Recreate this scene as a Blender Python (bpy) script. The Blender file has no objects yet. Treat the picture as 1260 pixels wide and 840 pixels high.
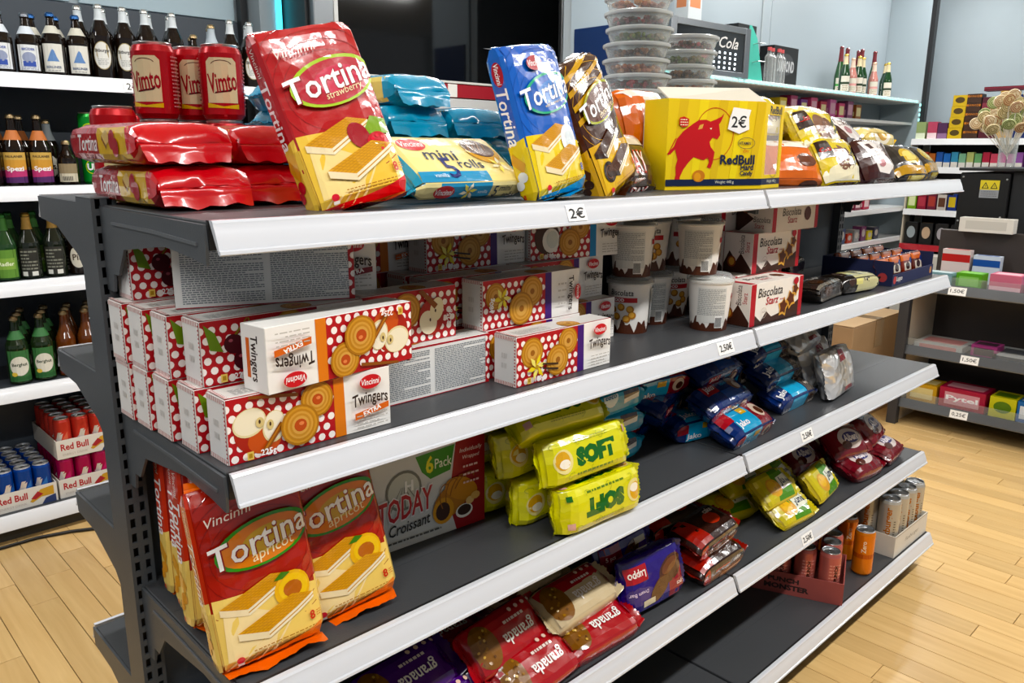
import bpy, math, random
from mathutils import Vector, Matrix, Euler, noise
from mathutils.geometry import tessellate_polygon
R = math.radians
rnd = random.Random(7)
SC = bpy.context.scene
COL = SC.collection

# ---------------------------------------------------------------- camera
cam_d = bpy.data.cameras.new('camera')
cam = bpy.data.objects.new('camera', cam_d); COL.objects.link(cam)
cam_d.sensor_width = 36; cam_d.lens = 988.7245 / 1260 * 36
cam_d.clip_start = .02; cam_d.clip_end = 60
rx = Vector((0.7209964, -0.69291065, 0.00624661)); uy = Vector((0.15551673, 0.17059184, 0.97299176)); fw = Vector((0.67526198, 0.7005521, -0.2307553))
cam.matrix_world = Matrix(((rx.x, uy.x, -fw.x, -.3915), (rx.y, uy.y, -fw.y, -.9096), (rx.z, uy.z, -fw.z, 1.43857), (0, 0, 0, 1)))
SC.camera = cam
# ---------------------------------------------------------------- light of the shop
SC.view_settings.view_transform = 'Standard'; SC.view_settings.look = 'None'
SC.view_settings.gamma = 1; SC.view_settings.use_curve_mapping = False
SC.view_settings.exposure = -0.08
W = bpy.data.worlds.new('world'); SC.world = W; W.use_nodes = True
W.node_tree.nodes['Background'].inputs[0].default_value = (.9, .95, 1, 1)
W.node_tree.nodes['Background'].inputs[1].default_value = .27
CEIL = 3.0
def area(x, y, sx, sy, power, col=(1, .985, .96)):
    d = bpy.data.lights.new('ceiling_tube', 'AREA'); d.shape = 'RECTANGLE'; d.size = sx; d.size_y = sy
    d.energy = power; d.color = col
    o = bpy.data.objects.new('ceiling_tube_light', d); o.location = (x, y, CEIL - .075); COL.objects.link(o)
    return o
LAMPS = [(x, y) for y in (-1.25, 1.35) for x in (-1.6, .3, 2.2, 4.1, 6.0)]
for x, y in LAMPS: area(x, y, 1.45, .12, 42 if y < 0 else 31)

# ---------------------------------------------------------------- helpers
def lin(h):
    if isinstance(h, tuple): return h
    h = h.lstrip('#')
    if len(h) == 3: h = ''.join(c * 2 for c in h)
    o = []
    for i in (0, 2, 4):
        c = int(h[i:i + 2], 16) / 255
        o.append(c / 12.92 if c <= .04045 else ((c + .055) / 1.055) ** 2.4)
    return tuple(o)
MATS = {}
def mat(name, rough=.5, metal=0., coat=0., bump=None, spec=.5, colour=None, vary=0., emit=0., trans=0., ior=1.45, sat=1.):
    """procedural material; the colour comes from the mesh's own colour layer unless one is given"""
    if name in MATS: return MATS[name]
    m = bpy.data.materials.new(name); m.use_nodes = True; MATS[name] = m
    nt = m.node_tree; b = nt.nodes['Principled BSDF']; N = nt.nodes.new; K = nt.links.new
    if colour is None:
        a = N('ShaderNodeAttribute'); a.attribute_name = 'Col'; hs = N('ShaderNodeHueSaturation'); hs.inputs['Saturation'].default_value = sat; K(a.outputs['Color'], hs.inputs['Color']); src = hs.outputs[0]
    else:
        rgb = N('ShaderNodeRGB'); rgb.outputs[0].default_value = (*lin(colour), 1); src = rgb.outputs[0]
    tc = N('ShaderNodeTexCoord')
    if vary:
        n = N('ShaderNodeTexNoise'); n.inputs['Scale'].default_value = 9; n.inputs['Detail'].default_value = 4
        K(tc.outputs['Object'], n.inputs['Vector'])
        h = N('ShaderNodeMapRange'); h.inputs['To Min'].default_value = 1 - vary; h.inputs['To Max'].default_value = 1 + vary
        K(n.outputs[0], h.inputs['Value'])
        mx = N('ShaderNodeVectorMath'); mx.operation = 'SCALE'; K(src, mx.inputs[0]); K(h.outputs[0], mx.inputs['Scale']); src = mx.outputs[0]
    K(src, b.inputs['Base Color'])
    b.inputs['Roughness'].default_value = rough; b.inputs['Metallic'].default_value = metal
    b.inputs['Coat Weight'].default_value = coat; b.inputs['Coat Roughness'].default_value = .08
    b.inputs['Specular IOR Level'].default_value = spec; b.inputs['IOR'].default_value = ior
    b.inputs['Transmission Weight'].default_value = trans
    if emit:
        K(src, b.inputs['Emission Color']); b.inputs['Emission Strength'].default_value = emit
    if bump:
        sc, st, det = bump
        n = N('ShaderNodeTexNoise'); n.inputs['Scale'].default_value = sc; n.inputs['Detail'].default_value = det
        n.inputs['Distortion'].default_value = .6
        K(tc.outputs['Object'], n.inputs['Vector'])
        bp = N('ShaderNodeBump'); bp.inputs['Strength'].default_value = st; bp.inputs['Distance'].default_value = .004
        K(n.outputs[0], bp.inputs['Height']); K(bp.outputs[0], b.inputs['Normal'])
        if coat: K(bp.outputs[0], b.inputs['Coat Normal'])
    return m
CARD = mat('printed_card', .42, bump=(60, .04, 2), sat=1.15)
def crumple(m, sc, st, sn=9.):
    """creased film: cells of a warped Voronoi pattern as relief"""
    nt = m.node_tree; N = nt.nodes.new; K = nt.links.new; b = nt.nodes['Principled BSDF']
    tc = N('ShaderNodeTexCoord'); n = N('ShaderNodeTexNoise'); n.inputs['Scale'].default_value = sn; n.inputs['Detail'].default_value = 3
    K(tc.outputs['Object'], n.inputs['Vector']); ml = N('ShaderNodeVectorMath'); ml.operation = 'MULTIPLY_ADD'; ml.inputs[1].default_value = (.11, .11, .11)
    K(n.outputs['Color'], ml.inputs[0]); K(tc.outputs['Object'], ml.inputs[2])
    v = N('ShaderNodeTexVoronoi'); v.inputs['Scale'].default_value = sc; K(ml.outputs[0], v.inputs['Vector'])
    n2 = N('ShaderNodeTexNoise'); n2.inputs['Scale'].default_value = 60; n2.inputs['Detail'].default_value = 2; K(tc.outputs['Object'], n2.inputs['Vector'])
    a = N('ShaderNodeMath'); a.operation = 'MULTIPLY_ADD'; a.inputs[1].default_value = .12; K(n2.outputs[0], a.inputs[0]); K(v.outputs['Distance'], a.inputs[2])
    bp = N('ShaderNodeBump'); bp.inputs['Strength'].default_value = st; bp.inputs['Distance'].default_value = .012; K(a.outputs[0], bp.inputs['Height']); K(bp.outputs[0], b.inputs['Normal']); K(bp.outputs[0], b.inputs['Coat Normal'])
    return m
FOIL = crumple(mat('printed_film', .24, coat=.8, sat=1.22), 17, .2)
SILV = crumple(mat('metallised_film', .28, metal=.55, coat=.5), 26, .9)
PAPER = mat('printed_paper', .6)
PLAST = mat('plastic', .35)
GLOSS = mat('glossy_plastic', .12, coat=.3)
STEEL = mat('powder_coat', .42, bump=(300, .05, 1), vary=.05)
RAILM = mat('price_rail_plastic', .2, coat=.6)
CANM = mat('printed_can', .25, metal=.35, sat=1.15)
ALU = mat('aluminium', .3, metal=.95)
GLASSD = mat('dark_bottle_glass', .06, coat=.4)
KRAFT = mat('corrugated_card', .75, bump=(40, .12, 3), vary=.08)
WALLM = mat('painted_wall', .7, bump=(70, .1, 3), vary=.03)
def clear_mat(nm='clear_plastic', lo=.13, hi=.75):
    m = bpy.data.materials.new(nm); m.use_nodes = True; nt = m.node_tree
    nt.nodes.remove(nt.nodes['Principled BSDF']); N = nt.nodes.new; K = nt.links.new
    t = N('ShaderNodeBsdfTransparent'); t.inputs[0].default_value = (.95, .96, .96, 1)
    g = N('ShaderNodeBsdfPrincipled'); g.inputs['Base Color'].default_value = (.75, .78, .78, 1); g.inputs['Roughness'].default_value = .12
    lw = N('ShaderNodeLayerWeight'); lw.inputs[0].default_value = .35
    mr = N('ShaderNodeMapRange'); mr.inputs['To Min'].default_value = lo; mr.inputs['To Max'].default_value = hi
    K(lw.outputs['Facing'], mr.inputs['Value'])
    x = N('ShaderNodeMixShader'); K(mr.outputs[0], x.inputs[0]); K(t.outputs[0], x.inputs[1]); K(g.outputs[0], x.inputs[2])
    K(x.outputs[0], nt.nodes['Material Output'].inputs[0]); return m
CLEAR = clear_mat('clear_plastic', .07, .6); FROST = clear_mat('milky_plastic', .38, .85)

class G:
    """collects faces with a colour each; build() links them as one mesh object"""
    def __init__(s): s.v = []; s.f = []; s.c = []
    def face(s, pts, c):
        n = len(s.v); s.v += [tuple(p) for p in pts]; s.f.append(tuple(range(n, n + len(pts)))); s.c.append(lin(c))
    def add(s, vs, fs, c):
        n = len(s.v); s.v += [tuple(p) for p in vs]; c = lin(c)
        for f in fs: s.f.append(tuple(n + i for i in f)); s.c.append(c)
    def box(s, x0, x1, y0, y1, z0, z1, c, bev=0.):
        if bev <= 0:
            vs = [(x, y, z) for x in (x0, x1) for y in (y0, y1) for z in (z0, z1)]
            s.add(vs, [(0, 1, 3, 2), (4, 6, 7, 5), (0, 4, 5, 1), (2, 3, 7, 6), (0, 2, 6, 4), (1, 5, 7, 3)], c); return
        cx, cy, cz = (x0 + x1) / 2, (y0 + y1) / 2, (z0 + z1) / 2; hx, hy, hz = (x1 - x0) / 2, (y1 - y0) / 2, (z1 - z0) / 2; b = min(bev, hx * .9, hy * .9, hz * .9)
        vs = []; idx = {}
        for sx in (-1, 1):
            for sy in (-1, 1):
                for sz in (-1, 1):
                    for a in range(3):
                        p = [hx - b, hy - b, hz - b]; p[a] += b
                        idx[sx, sy, sz, a] = len(vs); vs.append((cx + sx * p[0], cy + sy * p[1], cz + sz * p[2]))
        fs = []
        for a in range(3):
            o = [i for i in range(3) if i != a]
            for sg in (-1, 1):
                q = []
                for s1, s2 in ((-1, -1), (1, -1), (1, 1), (-1, 1)):
                    k = [0, 0, 0]; k[a] = sg; k[o[0]] = s1; k[o[1]] = s2; q.append(idx[k[0], k[1], k[2], a])
                flip = (sg < 0) ^ (a == 1)
                fs.append(tuple(q[::-1] if flip else q))
            for s1 in (-1, 1):
                for s2 in (-1, 1):
                    k0 = [0, 0, 0]; k0[o[0]] = s1; k0[o[1]] = s2; k1 = k0[:]; k0[a] = -1; k1[a] = 1
                    fs.append((idx[(*k0, o[0])], idx[(*k1, o[0])], idx[(*k1, o[1])], idx[(*k0, o[1])]))
        for sx in (-1, 1):
            for sy in (-1, 1):
                for sz in (-1, 1): fs.append(tuple(idx[sx, sy, sz, a] for a in range(3)))
        s.add(vs, fs, c)
    def prism(s, pts, y0, y1, c, axis='y'):
        """2D outline extruded: axis x -> pts are (y,z); y -> (x,z); z -> (x,y)"""
        def P(p, t): return (t, p[0], p[1]) if axis == 'x' else (p[0], t, p[1]) if axis == 'y' else (p[0], p[1], t)
        n = len(pts); vs = [P(p, y0) for p in pts] + [P(p, y1) for p in pts]
        fs = [(i, (i + 1) % n, n + (i + 1) % n, n + i) for i in range(n)]
        tri = tessellate_polygon([[Vector((p[0], p[1], 0)) for p in pts]])
        fs += [tuple(t) for t in tri] + [tuple(n + i for i in reversed(t)) for t in tri]
        s.add(vs, fs, c)
    def lathe(s, prof, n=20, c='fff', cols=None, cx=0, cy=0, cz=0, a0=0., a1=2 * math.pi):
        vs = []; full = abs(a1 - a0 - 2 * math.pi) < 1e-6; k = n if full else n + 1
        for r, z in prof:
            for i in range(k):
                a = a0 + (a1 - a0) * i / n; vs.append((cx + r * math.sin(a), cy - r * math.cos(a), cz + z))
        for j in range(len(prof) - 1):
            fs = [(j * k + i, j * k + (i + 1) % k, (j + 1) * k + (i + 1) % k, (j + 1) * k + i) for i in range(n)]
            s.add(vs[:0], [], c)
            base = len(s.v)
            s.add(vs[j * k:(j + 2) * k], [tuple(q - j * k for q in f) for f in fs], cols[j] if cols else c)
    def tube(s, path, r, c, n=8):
        prev = None; rings = []
        for i, p in enumerate(path):
            p = Vector(p); d = (Vector(path[min(i + 1, len(path) - 1)]) - Vector(path[max(i - 1, 0)])).normalized()
            u = d.orthogonal() if prev is None else (prev - d * prev.dot(d))
            u.normalize(); prev = u; w = d.cross(u); rr = r[i] if isinstance(r, (list, tuple)) else r
            rings.append([p + (u * math.cos(2 * math.pi * k / n) + w * math.sin(2 * math.pi * k / n)) * rr for k in range(n)])
        vs = [q for g in rings for q in g]
        fs = [(j * n + i, j * n + (i + 1) % n, (j + 1) * n + (i + 1) % n, (j + 1) * n + i) for j in range(len(path) - 1) for i in range(n)]
        fs += [tuple(range(n))[::-1], tuple((len(path) - 1) * n + i for i in range(n))]
        s.add(vs, fs, c)
    def grid(s, fn, nu, nv, c, flip=False):
        vs = [fn(i / nu, j / nv) for j in range(nv + 1) for i in range(nu + 1)]
        fs = [(j * (nu + 1) + i, j * (nu + 1) + i + 1, (j + 1) * (nu + 1) + i + 1, (j + 1) * (nu + 1) + i) for j in range(nv) for i in range(nu)]
        s.add(vs, [f[::-1] for f in fs] if flip else fs, c)
    def blob(s, p, rx, ry, rz, c, n=6, m=4, rot=0):
        vs = []; ca, sa = math.cos(rot), math.sin(rot)
        for j in range(m + 1):
            t = math.pi * j / m
            for i in range(n):
                a = 2 * math.pi * i / n; x = rx * math.sin(t) * math.cos(a); y = ry * math.sin(t) * math.sin(a)
                vs.append((p[0] + x * ca - y * sa, p[1] + x * sa + y * ca, p[2] - rz * math.cos(t)))
        s.add(vs, [(j * n + i, j * n + (i + 1) % n, (j + 1) * n + (i + 1) % n, (j + 1) * n + i) for j in range(m) for i in range(n)], c)
    def build(s, name, m, parent=None, smooth=None, weld=False):
        me = bpy.data.meshes.new(name); me.from_pydata(s.v, [], s.f)
        at = me.color_attributes.new('Col', 'FLOAT_COLOR', 'CORNER')
        buf = []
        for f, c in zip(s.f, s.c): buf += [c[0], c[1], c[2], 1.] * len(f)
        at.data.foreach_set('color', buf)
        if weld:
            import bmesh
            bm = bmesh.new(); bm.from_mesh(me); bmesh.ops.remove_doubles(bm, verts=bm.verts, dist=1e-5); bm.to_mesh(me); bm.free()
        me.materials.append(m)
        if smooth is not None:
            me.polygons.foreach_set('use_smooth', [True] * len(me.polygons))
            if smooth < 180: me.set_sharp_from_angle(angle=R(smooth))
        o = bpy.data.objects.new(name, me); COL.objects.link(o); o.parent = parent
        return o

def tag(o, label=None, cat=None, group=None, kind=None):
    if label: o['label'] = label
    if cat: o['category'] = cat
    if group: o['group'] = group
    if kind: o['kind'] = kind
    return o
def empty(name, loc=(0, 0, 0), rot=(0, 0, 0)):
    o = bpy.data.objects.new(name, None); COL.objects.link(o); o.location = loc; o.rotation_euler = rot; o.empty_display_size = .03; return o
def copy_tree(o, parent=None):
    c = o.copy(); COL.objects.link(c)
    c.parent = parent
    for k in KIDS.get(o.name, []) or list(o.children): copy_tree(k, c)
    return c
KIDS = {}
PROTO = {}; USED = set()
def put(kind, loc, rot, label, cat, group=None):
    """the first call moves the prototype itself, later calls copy it with its parts"""
    k = kind[0] + repr(kind[1:])
    if k not in PROTO: PROTO[k] = MAKE[kind[0]](*kind[1:])
    if k in USED: o = copy_tree(PROTO[k])
    else: o = PROTO[k]; USED.add(k)
    o.location = loc; o.rotation_euler = rot if not isinstance(rot, (int, float)) else (0, 0, rot)
    if 'group' in o: del o['group']
    return tag(o, label, cat, group)
MAKE = {}
def maker(f): MAKE[f.__name__] = f; return f

# ---- flat print: coloured outlines and letters laid onto a surface
_TX = {}
def glyphs(s, bold=0., shear=0.):
    k = (s, bold, shear)
    if k not in _TX:
        cu = bpy.data.curves.new('t', 'FONT'); cu.body = s; cu.resolution_u = 2; cu.offset = bold; cu.shear = shear; cu.fill_mode = 'FRONT'
        ob = bpy.data.objects.new('t', cu); COL.objects.link(ob); bpy.context.view_layer.update()
        me = ob.to_mesh(); vs = [(v.co.x, v.co.y) for v in me.vertices]; fs = [tuple(p.vertices) for p in me.polygons]
        ob.to_mesh_clear(); bpy.data.objects.remove(ob); bpy.data.curves.remove(cu)
        x0 = min(v[0] for v in vs); x1 = max(v[0] for v in vs); y0 = min(v[1] for v in vs); y1 = max(v[1] for v in vs)
        _TX[k] = ([((x - x0) / (x1 - x0) - .5, (y - y0) / (y1 - y0) - .5) for x, y in vs], fs, (x1 - x0) / (y1 - y0))
    return _TX[k]
class Art:
    def __init__(s): s.it = []
    def poly(s, pts, c):
        tri = tessellate_polygon([[Vector((p[0], p[1], 0)) for p in pts]]); s.it.append((list(pts), [tuple(t) for t in tri], c)); return s
    def rect(s, x0, y0, x1, y1, c): s.it.append(([(x0, y0), (x1, y0), (x1, y1), (x0, y1)], [(0, 1, 2, 3)], c)); return s
    def ell(s, cx, cy, rx, ry, c, n=24, rot=0., a0=0, a1=360):
        pts = []
        ca, sa = math.cos(R(rot)), math.sin(R(rot))
        for i in range(n + (a1 - a0 < 360)):
            a = R(a0 + (a1 - a0) * i / n); x, y = rx * math.cos(a), ry * math.sin(a); pts.append((cx + x * ca - y * sa, cy + x * sa + y * ca))
        s.it.append((pts, [tuple(range(len(pts)))], c)); return s
    def ring(s, cx, cy, rx, ry, w, c, n=28, rot=0., a0=0, a1=360):
        vs = []; ca, sa = math.cos(R(rot)), math.sin(R(rot))
        for i in range(n + 1):
            a = R(a0 + (a1 - a0) * i / n)
            for k in (0, w):
                x, y = (rx - k) * math.cos(a), (ry - k) * math.sin(a); vs.append((cx + x * ca - y * sa, cy + x * sa + y * ca))
        s.it.append((vs, [(2 * i, 2 * i + 2, 2 * i + 3, 2 * i + 1) for i in range(n)], c)); return s
    def many(s, quads, c):
        vs = []; fs = []
        for q in quads: n = len(vs); vs += q; fs.append(tuple(range(n, n + len(q))))
        s.it.append((vs, fs, c)); return s
    def dots(s, x0, y0, x1, y1, pitch, r, c, n=10):
        q = []; j = 0; y = y0 + pitch * .45
        while y < y1:
            x = x0 + pitch * (.5 if j % 2 == 0 else 0.02)
            while x < x1:
                q.append([(min(max(x + r * math.cos(2 * math.pi * k / n), x0), x1), min(max(y + r * math.sin(2 * math.pi * k / n), y0), y1)) for k in range(n)]); x += pitch
            y += pitch * .86; j += 1
        return s.many(q, c)
    def lines(s, x0, y0, x1, y1, rows, c, fill=.55, seed=1, wmin=.004, wmax=.014):
        """small print: rows of word-like dashes"""
        rr = random.Random(seed); q = []; h = (y1 - y0) / rows
        for j in range(rows):
            y = y1 - h * (j + .5); x = x0; end = x1 if rr.random() < .8 else x0 + (x1 - x0) * rr.uniform(.5, .95)
            while x < end:
                w = min(rr.uniform(wmin, wmax), end - x); q.append([(x, y - h * fill / 2), (x + w, y - h * fill / 2), (x + w, y + h * fill / 2), (x, y + h * fill / 2)]); x += w + wmin * .6
        return s.many(q, c)
    def text(s, t, cx, cy, w, c, h=None, rot=0., shear=0., bold=0., arc=0.):
        vs, fs, asp = glyphs(t, bold, shear)
        if w is None: w = h * asp
        if h is None: h = w / asp
        ca, sa = math.cos(R(rot)), math.sin(R(rot)); o = []
        for x, y in vs:
            Y = y * h - arc * (2 * x) ** 2; X = x * w; o.append((cx + X * ca - Y * sa, cy + X * sa + Y * ca))
        s.it.append((o, fs, c)); return s
    def flip(s, w, h):
        """the same print turned upside down"""
        a = Art(); a.it = [([(w - x, h - y) for x, y in v], f, c) for v, f, c in s.it]; return a
    def to(s, g, fn, cu=None, cv=None, step=.00016, clip=None):
        for k, (vs, fs, c) in enumerate(s.it):
            off = .00025 + step * k; polys = [[vs[i] for i in f] for f in fs]
            if clip:
                for ax, lo, hi in ((0, clip[0], clip[2]), (1, clip[1], clip[3])):
                    out = []
                    for p in polys:
                        if all(lo <= q[ax] <= hi for q in p): out.append(p); continue
                        p = cut(p, ax, lo, 1)
                        if len(p) > 2: p = cut(p, ax, hi, -1)
                        if len(p) > 2: out.append(p)
                    polys = out
            for ax, cs in ((0, cu), (1, cv)):
                if not cs: continue
                for t in cs:
                    out = []
                    for p in polys:
                        lo = min(q[ax] for q in p); hi = max(q[ax] for q in p)
                        if lo < t - 1e-7 and hi > t + 1e-7:
                            a = cut(p, ax, t, -1); b = cut(p, ax, t, 1)
                            if len(a) > 2: out.append(a)
                            if len(b) > 2: out.append(b)
                        else: out.append(p)
                    polys = out
            col = lin(c)
            for p in polys:
                n = len(g.v); g.v += [tuple(fn(x, y, off)) for x, y in p]; g.f.append(tuple(range(n, n + len(p)))); g.c.append(col)
def cut(p, ax, t, sg):
    o = []
    for i in range(len(p)):
        a, b = p[i], p[(i + 1) % len(p)]; da, db = sg * (a[ax] - t), sg * (b[ax] - t)
        if da >= 0: o.append(a)
        if (da > 0 and db < 0) or (da < 0 and db > 0):
            k = da / (da - db); q = [a[0] + (b[0] - a[0]) * k, a[1] + (b[1] - a[1]) * k]; q[ax] = t; o.append(tuple(q))
    return o
def printed(name, art, fn, parent, m=CARD, cu=None, cv=None, clip=None, smooth=None):
    g = G(); art.to(g, fn, cu, cv, clip=clip); return g.build(name, m, parent, smooth)

def carton(name, L, H, D, cols, arts, m=CARD):
    """closed folding carton, base centred on the origin, front towards -Y. cols: one colour, arts: face -> Art in metres from that face's lower left"""
    t = empty(name); g = G(); g.box(-L / 2, L / 2, -D / 2, D / 2, 0, H, cols, .0012)
    g.build('body', m, t)
    F = {'front': (lambda u, v, o: (-L / 2 + u, -D / 2 - o, v), L, H), 'back': (lambda u, v, o: (L / 2 - u, D / 2 + o, v), L, H),
         'left': (lambda u, v, o: (-L / 2 - o, D / 2 - u, v), D, H), 'right': (lambda u, v, o: (L / 2 + o, -D / 2 + u, v), D, H),
         'top': (lambda u, v, o: (-L / 2 + u, -D / 2 + v, H + o), L, D)}
    for k, a in arts.items():
        fn, w, h = F[k]; printed(k + '_print', a, fn, t, m, clip=(.0006, .0006, w - .0006, h - .0006))
    return t

class Pillow:
    """a filled film wrapper: x across, y along, z thickness, centred; fn() bends box space into the wrapper's shape"""
    def __init__(s, Wd, Ln, T, puff=.06, seed=0, wr=.0012, boxy=.55, side=.05):
        s.W, s.L, s.T, s.puff, s.seed, s.wr, s.boxy, s.side = Wd, Ln, T, puff, seed, wr, boxy, side
    def D(s, x, y, z):
        W, L, T = s.W / 2, s.L / 2, s.T / 2; xn, yn, zn = x / W, y / L, z / T
        d = L - abs(y); k = min(1, max(0, d / (T * 2 * s.boxy))); e = .1 + .9 * math.sqrt(max(0, 1 - (1 - k) ** 2))
        cr = (abs(xn) ** 5) * (abs(zn) ** 5)
        X = x * (1 - .06 * cr) * (1 - s.side * (1 - e)); Z = z * e * (1 - .25 * cr)
        Z *= 1 + s.puff * (1 - xn * xn) * (1 - yn * yn)
        X *= 1 + s.puff * .25 * (1 - yn * yn) * (1 - zn * zn)
        n = noise.noise(Vector((x * 38 + s.seed * 7.1, y * 22 + 3, z * 30 + s.seed)))
        n2 = noise.noise(Vector((x * 90 + s.seed * 3.7, y * 25, z * 60 + 5)))
        a = s.wr * (.5 + 1.8 * (1 - k))
        Z += (n * a + n2 * a * .6) * (1 if z >= 0 else -1); X += n2 * a * .6 * (1 if x >= 0 else -1)
        Y = y * (1 - .02 * (1 - e)) + n * a * (1 - k)
        return (X, Y, Z)
    def body(s, g, c, nx=8, ny=14, nz=4, cf=None):
        W, L, T = s.W / 2, s.L / 2, s.T / 2
        def face(fn, a, b):
            n0 = len(g.v)
            P = [[fn(i / a, j / b) for i in range(a + 1)] for j in range(b + 1)]
            for j in range(b):
                for i in range(a):
                    q = [P[j][i], P[j][i + 1], P[j + 1][i + 1], P[j + 1][i]]
                    m = [sum(p[k] for p in q) / 4 for k in range(3)]
                    g.face([s.D(*p) for p in q], cf(*m) if cf else c)
        face(lambda u, v: (-W + 2 * W * u, -L + 2 * L * v, T), nx, ny)
        face(lambda u, v: (W - 2 * W * u, -L + 2 * L * v, -T), nx, ny)
        face(lambda u, v: (-W, L - 2 * L * u, -T + 2 * T * v), ny, nz)
        face(lambda u, v: (W, -L + 2 * L * u, -T + 2 * T * v), ny, nz)
        face(lambda u, v: (-W + 2 * W * u, -L, -T + 2 * T * v), nx, nz)
        face(lambda u, v: (W - 2 * W * u, L, -T + 2 * T * v), nx, nz)
    def seal(s, g, end, c, ln=.016, bend=0., n=10):
        """crimped end fin; bend is how far (degrees) it is folded towards the front (+) or the back (-)"""
        W = s.W / 2 * (1 - s.side) * .985; y0 = s.L / 2 * .985
        def fn(u, v):
            x = -W + 2 * W * u; th = R(bend) * min(1, v * 3.0); zz = (.0011 if int(u * n * 2) % 2 else -.0011) * v
            l = ln * (v + (.05 if v > .9 and int(u * n * 2) % 2 else 0)) * (1 + .25 * noise.noise(Vector((u * 5, s.seed * 2.3, end))))
            w = .003 * math.sin(u * 9 + s.seed * 2 + end) * v
            y = y0 + l * math.cos(th) - w * math.sin(th); z = l * math.sin(th) + (w + zz) * math.cos(th)
            return (x * (1 - .06 * v + .05 * v * math.sin(s.seed * 3 + end)), end * y, z)
        g.grid(fn, n * 2, 6, c, flip=end < 0)
    def top(s, u, v, o):
        x, y = u - s.W / 2, v - s.L / 2; p = s.D(x, y, s.T / 2); return (p[0], p[1], p[2] + o + .0002)
    def left(s, u, v, o):   # u runs from the far end to the near end, v up
        p = s.D(-s.W / 2, s.L / 2 - u, v - s.T / 2); return (p[0] - o - .0002, p[1], p[2])
    def right(s, u, v, o):
        p = s.D(s.W / 2, -s.L / 2 + u, v - s.T / 2); return (p[0] + o + .0002, p[1], p[2])
    def cuts(s, n, ln): return [ln * i / n for i in range(1, n)]
def wrapper(name, P, c, seal_c, top=None, left=None, right=None, m=FOIL, cf=None, seal=.016, bend=(60, -70), nx=8, ny=14):
    t = empty(name); g = G(); P.body(g, c, nx, ny, 4, cf); g.build('body', m, t, 60, weld=True)
    for e in (-1, 1):
        g = G(); P.seal(g, e, seal_c, seal if e < 0 else seal * .7, bend[0] if e < 0 else bend[1]); g.build('end_seal', m, t, 180, weld=True)
    W, L, T = P.W, P.L, P.T
    if top: printed('front_print', top, P.top, t, m, P.cuts(nx, W), P.cuts(ny, L), clip=(.002, .002, W - .002, L - .002), smooth=40)
    if left: printed('side_print', left, P.left, t, m, P.cuts(ny, L), P.cuts(4, T), clip=(.002, .001, L - .002, T - .001), smooth=40)
    if right: printed('side_print', right, P.right, t, m, P.cuts(ny, L), P.cuts(4, T), clip=(.002, .001, L - .002, T - .001), smooth=40)
    return t
def stand(x, y, z, Ln, T, lean=0., yaw=0., roll=0.):
    """location and rotation of a wrapper stood on its end: x, y, z is the middle of its lower front edge; lean tips the top away"""
    rot = Euler((R(90 - lean), R(roll), R(yaw)), 'XYZ'); M = rot.to_matrix()
    c = Vector((x, y, z)) - M @ Vector((0, -Ln / 2, T * .45)); return tuple(c), tuple(rot)

# ================================================================ setting
def wood():
    m = bpy.data.materials.new('varnished_maple'); m.use_nodes = True; nt = m.node_tree; b = nt.nodes['Principled BSDF']; N = nt.nodes.new; K = nt.links.new
    tc = N('ShaderNodeTexCoord'); oi = N('ShaderNodeObjectInfo')
    ad = N('ShaderNodeVectorMath'); ad.operation = 'ADD'; K(tc.outputs['Object'], ad.inputs[0]); K(oi.outputs['Random'], ad.inputs[1])
    mp = N('ShaderNodeMapping'); mp.inputs['Scale'].default_value = (22, 1.6, 8); K(ad.outputs[0], mp.inputs['Vector'])
    n = N('ShaderNodeTexNoise'); n.inputs['Scale'].default_value = 1.6; n.inputs['Detail'].default_value = 5; n.inputs['Distortion'].default_value = .8; K(mp.outputs[0], n.inputs['Vector'])
    cr = N('ShaderNodeValToRGB'); cr.color_ramp.elements[0].position = .3; cr.color_ramp.elements[0].color = (*lin('d0a96c'), 1); cr.color_ramp.elements[1].position = .75; cr.color_ramp.elements[1].color = (*lin('e0bd80'), 1)
    K(n.outputs[0], cr.inputs[0])
    hs = N('ShaderNodeHueSaturation'); K(cr.outputs[0], hs.inputs['Color'])
    mr = N('ShaderNodeMapRange'); mr.inputs['To Min'].default_value = .88; mr.inputs['To Max'].default_value = 1.1; K(oi.outputs['Random'], mr.inputs['Value']); K(mr.outputs[0], hs.inputs['Value'])
    K(hs.outputs[0], b.inputs['Base Color']); b.inputs['Roughness'].default_value = .32
    return m
WOOD = wood()
g = G(); g.box(-5, 7.3, -4, 2.9, -.05, -.012, '2e2012'); floor = tag(g.build('floor', mat('subfloor', .8)), kind='structure')
PW = .085
def plank_mesh(L):
    g = G(); g.box(-PW / 2 + .0011, PW / 2 - .0011, -L / 2 + .0011, L / 2 - .0011, -.012, 0, 'e0bd84', .0008); return g
PLK = {}
pr_ = random.Random(3); stuff = G()
for i in range(-6, 66):
    x = -.022 + PW * i; y = -2.2 + pr_.uniform(-.5, 0)
    while y < 2.78:
        Lk = pr_.choice((.62, .78, .95)); yc = y + Lk / 2
        seen = (x > 1.1 and yc > -1.0 and yc < 1.15 and yc > .25 - .42 * (x - .55) - .55 and (x > 2.2 or yc < .1) and x < 5.2) or (x < 1.25 and x > -.35 and yc > .75 and yc < 2.4)
        if seen:
            if Lk not in PLK: o = PLK[Lk] = plank_mesh(Lk).build('plank', WOOD, floor)
            else: o = PLK[Lk].copy(); COL.objects.link(o)
            o.location = (x, yc, 0)
        else: stuff.box(x - PW / 2 + .0007, x + PW / 2 - .0007, y + .0007, y + Lk - .0007, -.012, 0, 'e0bd84')
        y += Lk
o = stuff.build('outer_planks', WOOD, floor); o['kind'] = 'stuff'
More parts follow.
